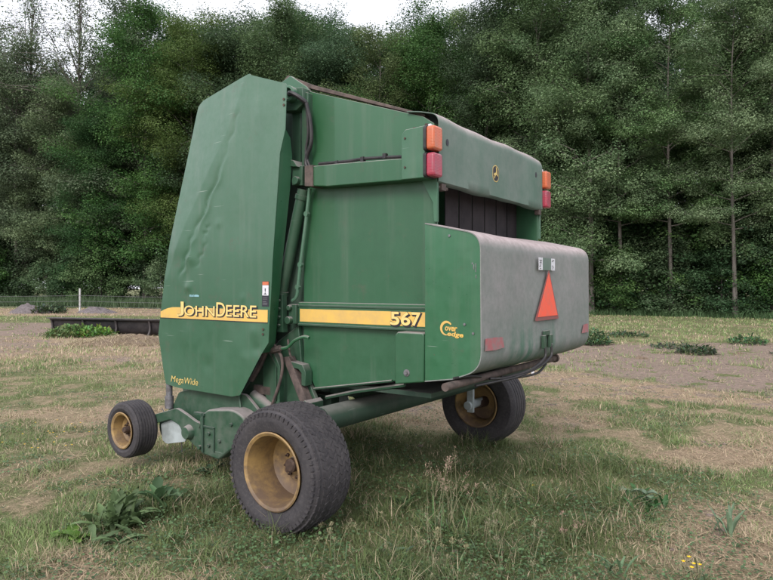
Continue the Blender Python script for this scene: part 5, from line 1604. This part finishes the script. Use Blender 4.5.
def mesh_arrays(o):
    me = o.data; n = len(me.vertices); v = np.zeros(n * 3, np.float32); me.vertices.foreach_get('co', v); c = np.zeros(n * 4, np.float32); me.color_attributes['tint'].data.foreach_get('color', c)
    return v.reshape(-1, 3), c.reshape(-1, 4)[:, :3]
src = {k: mesh_arrays(K[k][2]) for k in ('dark', 'mid')}
trunks = bmesh.new()
for row, back in enumerate((11, 16, 22, 29)):
    for i in range(15):
        t = .0 + .99 * (i + .5 * (row % 2)) / 14
        x, y = edge_pt(min(.999, t), back + rt.uniform(-1.5, 1.5))
        v, c = src['dark' if (i + row) % 2 else 'mid']
        a = rt.uniform(0, 6.28); s = rt.uniform(.9, 1.0) * (1.5 + (287 - max(12, skyline(386.5 + 620 * x / y) + 14)) / 620 * y) / 22
        nq = len(v) // 4; sel = np.zeros(nq, bool); sel[rt.randint(0, 3)::4] = True
        vv = v.reshape(nq, 4, 3)[sel]; ctr = vv.mean(1, keepdims=True); vv = (ctr + (vv - ctr) * 2.1).reshape(-1, 3)
        cc = c.reshape(nq, 4, 3)[sel].reshape(-1, 3)
        R_ = np.array([[math.cos(a), -math.sin(a), 0], [math.sin(a), math.cos(a), 0], [0, 0, 1]])
        V_.append((vv * s) @ R_.T + np.array([x, y, 0])); C_.append(cc); F_.append(np.arange(len(vv)).reshape(-1, 4) + o_); o_ += len(vv)
        a_tube(trunks, [(x, y, -.2), (x + rt.uniform(-.4, .4), y, 9), (x, y, 18)], [.2, .15, .04], 6, cap=False)
dw = mesh_np('deep_wood', np.concatenate(V_), np.concatenate(F_), 4, M['leaf'], None, np.concatenate(C_))
tag(dw, 'dark mass of deeper woodland filling in behind the tree rows', 'woodland', kind='stuff')
tk = finish('deep_wood_trunks', trunks, M['bark'], dw); tk['kind'] = 'stuff'

# rank weeds and tall grass in front of the trees
n = 60000
t = rng.uniform(.0, .62, n); bk = rng.uniform(-7.5, 1.0, n)
xy = np.array([edge_pt(a, b) for a, b in zip(t, bk)]); x, y = xy[:, 0], xy[:, 1]
cl = fbm(x * .35, y * .35, 201, 3)
keep = rng.uniform(0, 1, n) < nsm(.3, .55, cl); x, y, cl = x[keep], y[keep], cl[keep]; n = len(x)
L_ = rng.uniform(.35, .95, n) * (.5 + cl)
col = np.array([.062, .100, .048]) * rng.uniform(.6, 1.4, (n, 1)) + np.array([.03, .025, .015]) * rng.uniform(0, 1, (n, 1))
p1 = blades(rng, x, y, L_, np.full(n, .045), rng.uniform(.05, .6, n), col)
n = 16000
t = rng.uniform(.60, .999, n); bk = rng.uniform(-3.6, .5, n)
xy = np.array([edge_pt(a, b) for a, b in zip(t, bk)]); x, y = xy[:, 0], xy[:, 1]
col = np.array([.065, .110, .045]) * rng.uniform(.6, 1.4, (n, 1))
p2 = blades(rng, x, y, rng.uniform(.12, .5, n), np.full(n, .035), rng.uniform(.05, .7, n), col)
v, f, c = merge([p1, p2])
tag(mesh_np('tall_grass', v, f, 3, M['grass'], None, c), 'rank tall grass and weeds in front of the trees', 'tall grass', kind='stuff')

# ================================================================== LIGHT AND CAMERA
w = bpy.data.worlds.new('World'); SC.world = w; w.use_nodes = True
nt = w.node_tree; bg = nt.nodes['Background']
sky = nt.nodes.new('ShaderNodeTexSky'); sky.sky_type = 'NISHITA'; sky.sun_disc = False
SUN_EL, SUN_AZ = rad(38), rad(200)      # azimuth clockwise from +Y
sky.sun_elevation = SUN_EL; sky.sun_rotation = SUN_AZ
sky.air_density = 1.0; sky.dust_density = 6.0; sky.ozone_density = 1.0
# overcast: cloud evens the sky out towards a cool white
tc = nt.nodes.new('ShaderNodeTexCoord')
cn = nt.nodes.new('ShaderNodeTexNoise'); cn.inputs['Scale'].default_value = 2.2; cn.inputs['Detail'].default_value = 5
nt.links.new(tc.outputs['Generated'], cn.inputs['Vector'])
mr = nt.nodes.new('ShaderNodeMapRange'); mr.inputs[1].default_value = .3; mr.inputs[2].default_value = .7; mr.inputs[3].default_value = .72; mr.inputs[4].default_value = .92
nt.links.new(cn.outputs['Fac'], mr.inputs[0])
mx = nt.nodes.new('ShaderNodeMix'); mx.data_type = 'RGBA'; mx.inputs[7].default_value = (8.9, 9.0, 9.7, 1)
nt.links.new(mr.outputs[0], mx.inputs[0]); nt.links.new(sky.outputs[0], mx.inputs[6]); nt.links.new(mx.outputs[2], bg.inputs['Color'])
bg.inputs['Strength'].default_value = .095
sl = bpy.data.lights.new('sun', 'SUN'); sl.energy = 1.15; sl.angle = rad(22); sl.color = (1, .965, .94)
so_ = bpy.data.objects.new('sun', sl); link(so_)
d = Vector((math.sin(SUN_AZ) * math.cos(SUN_EL), math.cos(SUN_AZ) * math.cos(SUN_EL), math.sin(SUN_EL)))
so_.rotation_euler = d.to_track_quat('Z', 'Y').to_euler()

cam = bpy.data.cameras.new('camera'); co_ = bpy.data.objects.new('camera', cam); link(co_)
cam.sensor_fit = 'HORIZONTAL'; cam.sensor_width = 36.0; cam.lens = 620 / 773 * 36.0
co_.location = (0, 0, 1.5); co_.rotation_euler = (rad(90), 0, 0)
cam.shift_y = -(290 - 287) / 773.0
cam.clip_start = .05; cam.clip_end = 1500
SC.camera = co_
SC.view_settings.view_transform = 'Standard'; SC.view_settings.look = 'None'
SC.view_settings.exposure = 1.0; SC.view_settings.gamma = 1.0; SC.view_settings.use_curve_mapping = False
SC.render.engine = 'CYCLES'
